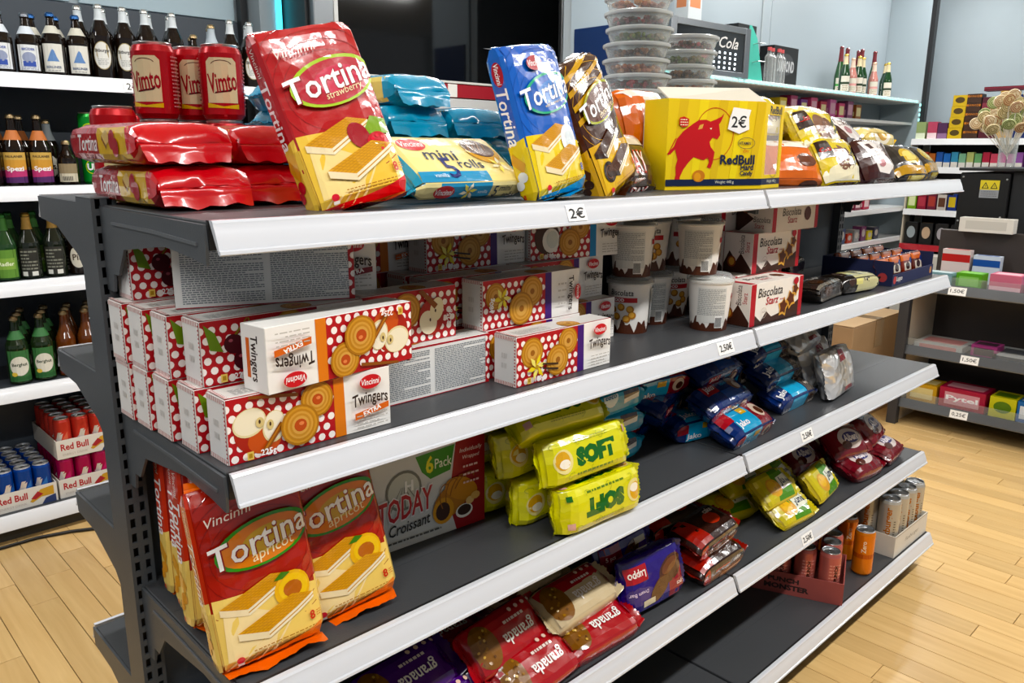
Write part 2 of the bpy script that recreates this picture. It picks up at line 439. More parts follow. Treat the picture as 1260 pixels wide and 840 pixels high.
g = G(); g.box(-5, 7.3, -4, 2.9, CEIL, CEIL + .05, 'e8e8e6'); tag(g.build('ceiling', WALLM), kind='structure')
g = G(); g.box(-5, 7.3, 2.78, 2.9, 0, CEIL, 'b9c6cc'); tag(g.build('wall_back', WALLM), kind='structure')
g = G(); g.box(2.80, 7.14, 1.985, 2.04, 0, CEIL, 'aab6bd'); tag(g.build('wall_alcove', WALLM), kind='structure')
g = G(); g.box(7.14, 7.3, -4, 1.985, 0, CEIL, 'a4b1b8'); tag(g.build('wall_right', WALLM), kind='structure')
lamp0 = None
for k, (x, y) in enumerate(LAMPS):
    if lamp0 is None:
        lamp0 = t = empty('ceiling_light'); g = G(); g.box(-.8, .8, -.11, .11, -.07, 0, 'f4f4f2', .006); g.build('housing', PLAST, t)
        for e in (-1, 1): g = G(); g.box(e * .76 - .03, e * .76 + .03, -.1, .1, -.085, -.07, 'd8d8d8', .003); g.build('end_cap', PLAST, t)
    else: t = copy_tree(lamp0)
    t.location = (x, y, CEIL)
    tag(t, 'long white LED batten on the ceiling, ' + ('front aisle row, ' if y < 0 else 'rear aisle row, ') + ['first', 'second', 'third', 'fourth', 'fifth'][k % 5] + ' along', 'ceiling light', 'ceiling light battens')

# ================================================================ the double-sided gondola
ZS = [1.357, 1.044, .7365, .4196, .13]
ZR = [1.357, 1.08, .80, .51, .13]
DARK = '4a4e52'; SHELF = '3f4144'
gon = tag(empty('gondola_shelving'), 'dark grey double-sided gondola shelving with white price rails, full of snacks', 'shelving')
# uprights with their slots
PITCH = .0255
for i, xc in enumerate((.006, 1.25, 2.494)):
    g = G(); g.box(xc - .018, xc - .0155, .376, .438, 0, 1.366, DARK); g.box(xc + .0155, xc + .018, .376, .438, 0, 1.366, DARK); g.box(xc - .0155, xc + .0155, .405, .409, 0, 1.366, '101112')  # near-black inner sheet: shade of the hollow behind the slots, put in as colour
    for yy, s in ((.376, -1), (.438, 1)):
        y0, y1 = (yy - .004, yy) if s < 0 else (yy, yy + .004)
        for x0, x1 in ((-.018, -.0125), (-.0045, .0045), (.0125, .018)): g.box(xc + x0, xc + x1, y0, y1, 0, 1.366, DARK)
        for cx in (-.0085, .0085):
            for k in range(int(1.36 / PITCH)):
                z = k * PITCH; g.box(xc + cx - .004, xc + cx + .004, y0, y1, z + .016, z + PITCH + .0001, DARK)
    up = g.build('upright', STEEL, gon)
    g = G(); g.box(xc - .0182, xc + .0182, .3718, .4422, 1.366, 1.369, '6a6d70', .001); g.build('top_cap', STEEL, up)
for m_ in range(2):
    for z0, z1 in ((.1, .40), (.405, .71), (.715, 1.02), (1.025, 1.354)):
        g = G(); g.box(.03 + 1.25 * m_, 1.225 + 1.25 * m_, .398, .416, z0, z1, '454b52', .002); g.build('back_panel', STEEL, gon)
BR = [(.372, -.002), (.372, -.125), (.345, -.125), (.338, -.098), (.318, -.098), (.286, -.058), (.136, -.040), (.053, -.046), (.012, -.052), (.010, -.03), (.012, -.004)]
RAILP = [(.007, .0015), (-.001, .0015), (-.0035, -.0015), (-.0040, -.0045), (-.0075, -.011), (-.0118, -.0215), (-.0150, -.032), (-.0178, -.0335), (-.0185, -.037), (-.0165, -.0385), (-.0125, -.037), (.004, -.004)]
def bracket(x, y0, z, sg, th=.004, scale=1.):
    g = G(); pts = [((y0 + sg * (.372 - p[0]) * scale), z + p[1]) for p in BR]
    g.prism(pts, x, x + th, DARK, 'x')
    # pressed rib and bolt
    g.prism([(y0 + sg * .05, z - .021), (y0 + sg * .20 * scale, z - .021), (y0 + sg * .34 * scale, z - .026), (y0 + sg * .34 * scale, z - .03), (y0 + sg * .20 * scale, z - .026), (y0 + sg * .05, z - .025)], x - .002 if th > 0 else x, x, '5a5e62', 'x')
    o = g.build('bracket', STEEL, gon)
    g = G()
    for dy, dz in ((.335, -.018), (.03, -.016)): g.lathe([(0, 0), (.004, 0), (.004, .002), (0, .002)], 8, '8a8d90')
    return o
def rail(x0, x1, y, z, sg=-1):
    g = G(); pts = [(y - sg * (p[0]) if sg > 0 else y + p[0], z + p[1]) for p in RAILP]; g.prism(pts, x0, x1, 'd3d7de', 'x'); return g.build('price_rail', RAILM, gon, 25)
RAILS = {}
for li, z in enumerate(ZS):
    base = li == 4; yf = -.055 if base else 0.
    for m_ in range(2):
        x0 = 1.25 * m_ + .004; x1 = x0 + 1.242
        g = G(); g.box(x0, x1, yf + .012, .39, z - .03, z, SHELF, .0015); g.box(x0 - .001, x1 + .001, yf + .0075, yf + .0125, z - .034, z + .0012, '1c1d1f')
        for k in range(1, 3): g.box(x0 + .005, x1 - .005, yf + .012 + .125 * k, yf + .0128 + .125 * k, z - .0002, z + .0003, '3b3e41')
        g.build('shelf', STEEL, gon)
        RAILS[li, m_] = rail(x0 + (0.0 if m_ == 0 else .002), x1 - (.002 if m_ == 0 else 0), yf, z)
        if base:
            g = G(); g.box(x0, x1, yf + .03, yf + .05, .012, z - .03, '2a2b2d'); g.build('plinth', STEEL, gon)
            for fx in (x0 + .03, x1 - .03): g = G(); g.lathe([(0, 0), (.018, 0), (.018, .006), (.006, .008), (.006, .03)], 10, '17181a', cx=fx, cy=.1); g.build('foot', STEEL, gon)
    if not base:
        for x in (-.001, 1.244, 1.252, 2.4965): bracket(x, .372, z, -1)
    else:
        for x in (-.001, 2.4965): g = G(); g.prism([(.372, z), (.372, .004), (.34, .004), (.30, .06), (-.03, .07), (-.042, z)], x, x + .004, DARK, 'x'); g.build('bracket', STEEL, gon)
for li, z in enumerate(ZR):
    for m_ in range(2):
        x0 = 1.25 * m_ + .004; x1 = x0 + 1.242
        g = G(); g.box(x0, x1, .424, .692, z - .03, z, SHELF, .0015); g.build('shelf', STEEL, gon)
        g = G(); g.prism([(.704 - p[0], z + p[1]) for p in RAILP], x0, x1, 'd3d7de', 'x'); g.build('price_rail', RAILM, gon, 25)
    for x in (-.001, 2.4965):
        g = G(); k = .262 / .36; g.prism([(.442, z), (.442, z - .12), (.47, z - .115), (.50, z - .085), (.60, z - .045), (.69, z - .038), (.694, z)], x, x + .004, DARK, 'x'); g.build('bracket', STEEL, gon)
def price_tag(li, x, s, w=.05):
    yf = -.055 if li == 4 else 0.; z = ZS[li]
    p0 = Vector((0, yf - .0150, z - .032)); p1 = Vector((0, yf - .0042, z - .0046)); n = Vector((0, -(p1.z - p0.z), p1.y - p0.y)).normalized(); h = (p1 - p0).length
    fn = lambda u, v, o: tuple(Vector((x - w / 2 + u, 0, 0)) + p0 + (p1 - p0) * (v / h) + n * (o + .0012 + .0008 * math.sin(v / h * 3.14)))
    a = Art(); a.rect(0, .0006, w, h - .0006, 'f4f4f2'); a.text(s, w * .5, h * .48, w * .78, '15161a', h=h * .62, bold=.01)
    printed('price_tag', a, fn, RAILS[li, 0 if x < 1.25 else 1], PAPER)
price_tag(0, .622, '2€', .047); price_tag(1, 1.12, '2,50€', .062); price_tag(2, 1.552, '2,50€', .062); price_tag(3, 1.615, '2,50€', .062)

# ================================================================ kinds of goods
def maker_logo(a, cx, cy, w, oval=True, rot=0., c='c8202a'):
    if oval: a.ell(cx, cy, w / 2, w * .29, c, rot=rot)
    a.text('Vincinni', cx, cy, w * .84, 'fff', h=w * .25, rot=rot, shear=.2, bold=.01); return a
def cookie(a, cx, cy, r, jam='b8502a', core=True):
    for k, c in enumerate(('ac7636', 'cd9a55', 'bd884a', 'd2a260', 'c28f50', 'd4a666')): a.ell(cx, cy, r * (1 - .11 * k), r * (1 - .11 * k), c, 22)
    if core: a.ell(cx, cy, r * .33, r * .31, jam, 14).ell(cx + r * .05, cy + r * .08, r * .14, r * .1, 'e0906a', 8)
    else: a.ell(cx, cy, r * .2, r * .2, '9a6020', 12)
def flower(a, cx, cy, r, c='ead34a', rot=0):
    for k in range(6):
        t = R(rot + 60 * k); a.poly([(cx + r * .1 * math.cos(t + 1.57), cy + r * .1 * math.sin(t + 1.57)), (cx + r * .55 * math.cos(t - .35), cy + r * .55 * math.sin(t - .35)), (cx + r * math.cos(t), cy + r * math.sin(t)), (cx + r * .55 * math.cos(t + .35), cy + r * .55 * math.sin(t + .35))], c if k % 2 else 'f4e888')
    a.ell(cx, cy, r * .18, r * .18, 'b8901c', 8)
TWC = dict(apple=('dd7a1f', 'd4621a'), cherry=('8e1b2c', '7d1626'), vanilla=('472a72', '472a72'), coconut=('2b88c8', '2b88c8'))
@maker
def biscuit_carton(fl, face):
    L, H, D = (.25 if face < 3 else .19), .088, .054; a = Art(); RED = 'b3161f'
    a.rect(0, 0, L, H, 'f2f0ec'); a.rect(0, 0, L * (.655 if face < 3 else 1), H, RED); a.dots(0, 0, L * (.63 if face < 3 else 1), H, .0158, .0053, 'fbf3ee')
    dv, rb = TWC[fl]; x0 = L * .625
    if face < 3: a.poly([(x0, 0), (x0 + .0175, 0), (x0 + .0155, H), (x0 - .001, H)], dv)
    ck = fl not in ('vanilla', 'coconut')
    if face == 1:
        if fl == 'cherry':
            a.poly([(.005, H * .95), (.012, H * .55), (.03, H * .5), (.02, H * .8)], '6b8a2c')
            for x, y, r in ((.045, .053, .014), (.058, .03, .015), (.078, .034, .014)): a.ell(x, y, r, r * .95, '4a0d18', 18).ell(x - r * .3, y + r * .35, r * .22, r * .16, 'a8606a', 8)
            a.poly([(.046, .066), (.064, .086), (.066, .086), (.049, .065)], '8a7a35').poly([(.074, .046), (.066, .086), (.068, .086), (.077, .047)], '8a7a35')
        elif fl == 'apple':
            a.ell(.038, .04, .030, .031, 'a83028', 24).ell(.05, .024, .024, .018, 'c85a34', 18).ell(.03, .052, .0235, .019, 'e8d9ac', 24, 15).ell(.03, .053, .0215, .017, 'f3ead0', 24, 15).ell(.064, .04, .0165, .022, 'e6d6a8', 20, -10).ell(.064, .041, .0148, .02, 'f4ecd6', 20, -10)
            for x, y in ((.042, .052), (.045, .048), (.057, .046), (.058, .041)): a.ell(x, y, .0016, .0026, '3a2418', 8, 30)
            a.ell(.044, .05, .006, .007, 'd8c48e', 12).ell(.0435, .051, .0016, .003, '3a2418', 8).ell(.058, .044, .005, .007, 'd8c48e', 12).ell(.058, .045, .0015, .003, '3a2418', 8)
            a.poly([(.045, .012), (.052, .009), (.078, .04), (.072, .045)], '8a5026').poly([(.047, .012), (.05, .0105), (.075, .042), (.0735, .0435)], 'b87a42')
            a.poly([(.03, .084), (.1, .074), (.1, .079), (.03, .088)], '8a5026')
        elif fl == 'vanilla':
            for x, y, r in ((.038, .056, .027),): cookie(a, x, y, r, core=False)
        else:
            a.ell(.042, .046, .032, .034, '4a2c1c', 20).ell(.052, .04, .022, .025, 'f6f4ee', 18).ell(.055, .042, .015, .018, 'dfe3dd', 14)
        cookie(a, .128, .064, .025, core=ck); cookie(a, .1, .034, .0285, core=ck)
        if fl == 'vanilla':
            flower(a, .046, .03, .024, rot=10)
            for k in (0, 1): a.poly([(.06, .032 - .008 * k), (.1, .026 - .009 * k), (.1, .029 - .009 * k), (.06, .035 - .008 * k)], '2e1c14')
        a.text('225g' if ck else '180g', .052, .0085, .022, 'fff', bold=.02).rect(.022, .004, .031, .015, 'e6c878').rect(.024, .0065, .029, .0125, 'b08830')
        maker_logo(a, L * .85, H * .83, .036); a.text('Twingers', L * .845, H * .55, .06, '2a1a14', h=.0235, bold=.02, arc=.004)
        if ck: a.poly([(L * .74, H * .34), (L * .97, H * .44), (L * .97, H * .34), (L * .74, H * .23)], rb).text('EXTRA', L * .855, H * .345, .03, 'fff', bold=.03, rot=14)
        a.lines(L * .75, .006, L * .96, .028, 4, 'b9b5ae', .28, 3)
    elif face == 3:
        cookie(a, .06, .022, .022); cookie(a, .085, .056, .029); a.ell(.135, .04, .026, .03, 'a83028', 22).ell(.128, .032, .018, .02, 'f3ead0', 20, 20).ell(.146, .052, .014, .02, 'f1e6c4', 18, -15).ell(.132, .036, .0018, .003, '3a2418', 8).ell(.143, .05, .0018, .003, '3a2418', 8); a.poly([(.108, .085), (.117, .087), (.148, .06), (.141, .053)], '8a5026').text('225g', .173, .036, .024, 'fff', rot=90, bold=.02)
    else:   # the other long side: lettering runs up the white end
        if fl == 'vanilla': cookie(a, .03, .058, .024, core=False); flower(a, .045, .052, .022, rot=0); cookie(a, .118, .058, .028, core=False); cookie(a, .09, .03, .03, core=False); a.text('180g', .018, .045, .024, 'fff', rot=90, bold=.02)
        else: cookie(a, .045, .024, .022); cookie(a, .065, .055, .03); a.ell(.108, .052, .018, .022, 'f1e6c4', 18).ell(.1, .03, .02, .018, 'f4ebcf', 18).ell(.106, .046, .003, .005, '4a3020', 8); a.poly([(.1, .085), (.108, .085), (.13, .05), (.122, .048)], '8a5026'); a.text('225g', .138, .04, .024, 'fff', rot=90, bold=.02)
        a.text('Twingers', L * .885, H * .5, .066, '2a1a14', h=.018, rot=-90, bold=.02, arc=.002); maker_logo(a, L * .965, H * .5, .03, rot=-90); a.lines(L * .74, .02, L * .83, .07, 4, 'c4c0ba', .28, 4)
    e = Art(); e.rect(0, 0, D, H, 'e9e8e6'); n = 14
    for y0, y1 in ((0, .007), (H - .007, H)): e.rect(0, y0, D, y1, 'b3161f').many([[(D * (k + .15) / n, y0), (D * (k + .75) / n, y0), (D * (k + 1.0) / n, y1), (D * (k + .4) / n, y1)] for k in range(n)], 'f4eeea')
    e.rect(D - .004, 0, D, H, 'b3161f').many([[(D - .004, H * (k + .2) / 16), (D, H * (k + .2) / 16), (D, H * (k + .8) / 16), (D - .004, H * (k + .8) / 16)] for k in range(16)], 'f4eeea').lines(D * .35, H * .3, D * .6, H * .7, 2, 'd4d2cf', .5, 5, .002, .005)
    if face == 2 or fl == 'apple':
        r = Art(); r.rect(0, 0, D, H, 'f0eeea'); r.text('Twingers', D * .5, H * .5, .062, '2a1a14', h=.02, rot=90, bold=.02)
        r.poly([(D * .66, H * .2), (D * .8, H * .2), (D * .8, H * .8), (D * .66, H * .8)], rb)
    else: r = e
    b = Art(); b.rect(0, 0, L, H, 'e6e6e4').rect(0, H - .004, L, H, 'a0303a').rect(0, 0, L, .002, 'a0303a').lines(.01, .006, L * .48, H - .008, 24, '7a8086', .5, 8, .002, .008).lines(L * .52, .006, L - .008, H - .008, 24, '7a8086', .5, 9, .002, .008)
    b.rect(L - .009, 0, L, H, 'b3161f').dots(L - .009, .004, L, H, .0158, .0053, 'fbf3ee', 8)
    t = Art(); t.rect(0, 0, L, D, 'dcdad6').rect(0, 0, L, .004, 'b3161f').lines(.02, .012, L * .4, D * .7, 7, 'a8aaa9', .4, 6, .003, .01)
    cookie(t, L * .6, D * .35, .022, core=ck)
    n = 12; t.rect(0, 0, .006, D, 'b3161f').many([[(0, D * (k + .1) / n), (.006, D * (k + .4) / n), (.006, D * (k + .95) / n), (0, D * (k + .65) / n)] for k in range(n)], 'f4eeea')
    return carton('biscuit_carton', L, H, D, 'efeeea', dict(front=a, left=e, right=r, back=b, top=t))

# ---- wafer packs (the long film packs)
TF = dict(
    apricot=dict(c='a81f12', c2='8e150c', low='f0d48c', low2='f7e3b4', base='e87a18', seal='e8641a', halo='3c8a2c', halo2='d87a12', name='apricot', fruit='e29a2a', leaf='3f7a1e', side='c8341a'),
    strawberry=dict(c='b40e16', c2='960b12', low='eecb78', low2='f6e0a6', base='d8161c', seal='d2161c', halo='a8c83a', halo2='b4122c', name='strawberry', fruit='c2202c', leaf='7ea32e', side='b01018'),
    cherry=dict(c='b00e18', c2='96101a', low='dcb23c', low2='e6c45a', base='c81420', seal='c8101a', halo='c81828', halo2='a0101a', name='cherry', fruit='a8161e', leaf='6a8a2a', side='a80f18'),
    blue=dict(c='1a5fc0', c2='144ea2', low='ead05a', low2='f2e08a', base='2a9ac8', seal='2c96d0', halo='4aa884', halo2='1d5eb8', name='with flavored cream', fruit='e8ecee', leaf='d8e4ea', side='1e64c4'),
    coconut=dict(c='1b8fb8', c2='157ba0', low='e8d68a', low2='f0e4b0', base='1c94bc', seal='2098c0', halo='3aa890', halo2='177aa8', name='coconut', fruit='eef0ee', leaf='f4f4f0', side='1a8ab2'),
    choc=dict(c='3e1f12', c2='c8982a', low='d8a62c', low2='e6bc4a', base='3a1c10', seal='3a1c10', halo='a0a83a', halo2='5a2c18', name='chocolate', fruit='3a2014', leaf='5a3018', side='4a2616'))
TW, TL, TT = .155, .262, .05
@maker
def wafer_pack(fl, seed):
    d = TF[fl]; P = Pillow(TW, TL, TT, .03, seed, .0011, .5); W, L, T = TW, TL, TT
    a = Art(); z = L * .40
    a.rect(0, 0, W, L, d['c'])
    for k in range(5): a.ring(W * .55, L * .62, W * (.48 + .1 * k), L * (.22 + .06 * k), .0011, d['c2'], 30)
    if fl == 'choc':
        for k in range(4): a.poly([(0, L * (.58 + .1 * k)), (W, L * (.72 + .1 * k)), (W, L * (.75 + .1 * k)), (0, L * (.62 + .1 * k))], d['c2'])
    a.poly([(0, 0), (W, 0), (W, z * .82), (W * .7, z * .9), (W * .3, z * 1.04), (0, z * 1.06)], d['low'])
    a.poly([(W * .06, .02), (W * .5, .02), (W * .6, z * .6), (W * .3, z * .85), (W * .1, z * .9)], d['low2'])
    a.poly([(0, 0), (W, 0), (W, L * .1), (W * .75, L * .065), (W * .5, L * .045), (0, L * .03)], d['base'])
    a.many([[(W * (.02 + .1 * k), .004), (W * (.05 + .1 * k), .004), (W * (.5 + .06 * k), L * .22), (W * (.48 + .06 * k), L * .22)] for k in range(5)], d['low2'])
    # wafers
    def wafer(cx, cy, w, h, top, sh):
        a.poly([(cx - w * .5, cy), (cx + w * .3, cy + h * .75), (cx + w * .62, cy + h * .5), (cx - w * .1, cy - h * .35)], top)
        A, B_, C_, D_ = (cx - w * .5, cy), (cx + w * .3, cy + h * .75), (cx + w * .62, cy + h * .5), (cx - w * .1, cy - h * .35); mixp = lambda p, q, k: (p[0] + (q[0] - p[0]) * k, p[1] + (q[1] - p[1]) * k)
        a.many([[mixp(A, D_, k / 7), mixp(B_, C_, k / 7), mixp(B_, C_, k / 7 + .035), mixp(A, D_, k / 7 + .035)] for k in range(1, 7)] + [[mixp(A, B_, k / 12), mixp(D_, C_, k / 12), mixp(D_, C_, k / 12 + .015), mixp(A, B_, k / 12 + .015)] for k in range(1, 12)], ln_)
        a.poly([(cx - w * .5, cy), (cx - w * .1, cy - h * .35), (cx - w * .1, cy - h * .62), (cx - w * .5, cy - h * .28)], sh)
        a.poly([(cx - w * .1, cy - h * .35), (cx + w * .62, cy + h * .5), (cx + w * .62, cy + h * .26), (cx - w * .1, cy - h * .62)], 'f4ead0')
        a.poly([(cx - w * .1, cy - h * .46), (cx + w * .62, cy + h * .4), (cx + w * .62, cy + h * .36), (cx - w * .1, cy - h * .51)], 'c89a5a')
    ln_ = '3a2014' if fl == 'choc' else 'c8914a'
    tp, sh = ('4a2a1a', '2e180e') if fl == 'choc' else ('d9a45a', 'efe0be')
    wafer(W * .38, L * .37, W * .62, .034, tp, sh)
    if fl == 'strawberry':
        a.poly([(W * .66, L * .36), (W * .8, L * .45), (W * .98, L * .42), (W * .96, L * .34)], d['leaf']); a.ell(W * .62, L * .36, .016, .02, 'a01424', 16, 30); a.ell(W * .8, L * .3, .019, .016, 'c8303a', 16)
        for k in range(8): a.ell(W * .8 + .012 * math.cos(k * .8), L * .3 + .01 * math.sin(k * .8), .003, .003, 'e2606a', 6)
    elif fl == 'apricot':
        a.ell(W * .74, L * .345, .027, .026, 'eab43c', 20, 20).ell(W * .75, L * .35, .022, .02, 'f0c85a', 18).ell(W * .74, L * .345, .014, .012, 'b8641c', 14); a.poly([(W * .58, L * .42), (W * .66, L * .455), (W * .74, L * .44), (W * .66, L * .415)], d['leaf'])
    elif fl in ('blue', 'coconut'): a.ell(W * .74, L * .35, .022, .026, 'f4f6f6', 18).ell(W * .76, L * .345, .013, .017, 'dde6ea', 14)
    elif fl == 'choc': a.ell(W * .25, L * .2, .02, .02, '241109', 18).ring(W * .25, L * .2, .013, .013, .002, '6a3c20', 16)
    else: a.ell(W * .7, L * .3, .014, .016, d['fruit'], 14).ell(W * .8, L * .24, .014, .016, d['fruit'], 14)
    wafer(W * .52, L * .215, W * .66, .036, 'dba85e' if fl != 'choc' else '5a3420', sh)
    a.text('8', W * .88, L * .155, .009, 'c8321c' if fl not in ('blue', 'coconut') else '1c3a9a', bold=.03); a.lines(W * .93, L * .135, W * .99, L * .175, 3, 'c8702c', .4, 3, .002, .004)
    a.lines(W * .3, L * .07, W * .9, L * .105, 2, 'a8702c', .32, 4, .003, .009); a.ell(W * .17, L * .075, .006, .005, 'd8404a', 12).rect(W * .14, L * .04, W * .2, L * .056, 'f4f0ea')
    # name in its oval
    a.ell(W * .57, L * .665, W * .46, L * .128, d['halo'], 30, 8).ell(W * .57, L * .663, W * .41, L * .113, d['halo2'], 30, 8).ell(W * .6, L * .67, W * .24, L * .07, {'apricot': 'c8a018', 'strawberry': 'c8284a', 'blue': '2a78c8'}.get(fl, d['halo2']), 24, 8)
    a.text('Tortina', W * .535, L * .672, W * .93, d['c2'] if fl != 'choc' else '2a120a', h=L * .135, rot=9, shear=.12, bold=.035)
    a.text('Tortina', W * .53, L * .675, W * .92, 'fff', h=L * .13, rot=9, shear=.12, bold=.012)
    a.text(d['name'], W * .63, L * .6, W * .4, 'f4e6c0', rot=9, shear=.2)
    if fl == 'blue': maker_logo(a, W * .42, L * .86, .042, c='a81828')
    else: a.text('Vincinni', W * .3, L * .85, W * .42, 'f4ece4', h=.0125, rot=6, shear=.25)
    s = Art(); s.rect(0, 0, L, T, d['side']); s.poly([(L * .62, 0), (L, 0), (L, T), (L * .58, T)], d['low'])
    s.text('Tortina', L * .44, T * .5, L * .36, 'fff', h=T * .5, shear=.15, bold=.012)
    if fl == 'blue': maker_logo(s, L * .17, T * .52, .04, c='a81828')
    else: s.text('Vincinni', L * .16, T * .55, L * .15, 'f4ece4', h=T * .22, shear=.25)
    s.poly([(L * .66, T * .3), (L * .74, T * .75), (L * .8, T * .6), (L * .72, T * .15)], 'd9a45a' if fl != 'choc' else '5a3420'); s.ell(L * .82, T * .5, .009, .011, d['fruit'], 12).ell(L * .87, T * .3, .008, .01, d['fruit'], 12)
    s.text('8', L * .95, T * .4, .006, 'c8321c', bold=.03, rot=90)
    cf = lambda x, y, zz: lin(d['low'] if y < -L * .12 else d['c'])
    return wrapper('wafer_pack', P, d['c'], d['seal'], a, s, cf=cf, seal=.034, bend=(86, -75))
@maker
def lying_wafer_pack(fl, seed):
    """the same pack with the print of its long narrow side; the ends are plain film"""
    d = TF[fl]; P = Pillow(.136, .262, .056, .05, seed, .0016, .5); L, T = .262, .056
    s = Art(); s.rect(0, 0, L, T, d['c']); s.poly([(L * .52, 0), (L * .93, 0), (L * .9, T), (L * .46, T)], d['low']); s.poly([(L * .9, 0), (L, 0), (L, T), (L * .87, T)], d['seal'])
    s.text('Tortina', L * .33, T * .52, L * .3, 'fff', h=T * .42, shear=.15, bold=.012).text(d['name'], L * .36, T * .2, L * .13, 'f4dcd8', shear=.2).text('Vincinni', L * .1, T * .7, L * .1, 'f0dcdc', shear=.2)
    s.poly([(L * .56, T * .7), (L * .62, T * .85), (L * .68, T * .62), (L * .62, T * .45)], 'e6c890').poly([(L * .56, T * .7), (L * .62, T * .45), (L * .62, T * .36), (L * .56, T * .6)], '9a6a40'); s.ell(L * .7, T * .6, .011, .014, d['fruit'], 12).ell(L * .75, T * .4, .011, .013, d['fruit'], 12)
    cf = lambda x, y, z: lin(d['low'] if (abs(y) < L * .3 and z < -.02) else d['seal'])
    return wrapper('wafer_pack', P, d['seal'], d['seal'], None, s, cf=cf, seal=.026, bend=(-66, 8), ny=16)

@maker
def roll_pack():
    W, L, T = .25, .125, .04; P = Pillow(L, W, T, .02, 3, .0008, .35)   # x across the short way
    # drawn with the long side as u
    a = Art(); w, h = W, L
    a.rect(0, 0, w, h, 'efe0a4').poly([(0, 0), (.012, 0), (.004, h), (0, h)], '1f93b8').poly([(w, 0), (w - .02, 0), (w - .006, h), (w, h)], '1f93b8').poly([(.012, 0), (w * .66, 0), (w * .66, h * .2), (.014, h * .2)], '1f8fbe')
    maker_logo(a, w * .2, h * .76, .058); a.text('mini', w * .36, h * .53, .07, '1a2a44', h=.026, rot=-3, bold=.01, shear=.1).text('5', w * .36, h * .27, .026, '1a2a6a', h=.05, bold=.01).text('rolls', w * .56, h * .34, .055, '1a2a44', h=.022, bold=.01, rot=-2)
    a.ell(w * .77, h * .6, .036, .03, 'd8a85a', 20, -20).ell(w * .76, h * .68, .034, .024, '4a2a1a', 20, -20)
    for k in range(4): a.poly([(w * .66 + .012 * k, h * .62), (w * .7 + .012 * k, h * .82), (w * .703 + .012 * k, h * .82), (w * .664 + .012 * k, h * .62)], 'b8906a')
    flower(a, w * .82, h * .3, .022, 'f4ecc8', 15); a.text('vanilla', w * .22, h * .1, .03, 'e8f4f8')
    s = Art(); s.rect(0, 0, w, T, 'efe2ae').rect(.05, 0, w * .66, T, '1f8fbe'); maker_logo(s, w * .24, T * .5, .044); flower(s, w * .45, T * .5, .02, 'f2ecd4', 10); s.text('vanilla', w * .58, T * .5, .022, 'dff0f6').text('5', w * .7, T * .5, .01, '1a2a44', h=.022, bold=.01).text('mini', w * .79, T * .64, .03, '1a2a44', bold=.01, shear=.2).text('rolls', w * .84, T * .3, .028, '1a2a44', bold=.01, shear=.2)
    t = empty('cake_roll_pack'); g = G(); P.body(g, 'ecdc9e', 8, 14, 4, lambda x, y, z: lin('1f93b8') if abs(y) > W * .43 else lin('ecdc9e')); g.build('body', FOIL, t, 60, weld=True)
    # long axis is local y: put u along -y so that +x of the print is local -y
    top = lambda u, v, o: (lambda p: (p[0], p[1], p[2] + o + .0002))(P.D(v - L / 2, W / 2 - u, T / 2))
    front = lambda u, v, o: (lambda p: (p[0] - o - .0002, p[1], p[2]))(P.D(-L / 2, W / 2 - u, v - T / 2))
    printed('front_print', a, top, t, FOIL, P.cuts(14, W), P.cuts(8, L), clip=(.001, .001, W - .001, L - .001), smooth=40)
    printed('side_print', s, front, t, FOIL, P.cuts(14, W), P.cuts(4, T), clip=(.001, .001, W - .001, T - .001), smooth=40)
    for e in (-1, 1): g = G(); P.seal(g, e, '2398c0', .016, -60); g.build('end_seal', FOIL, t, 180, weld=True)
    return t

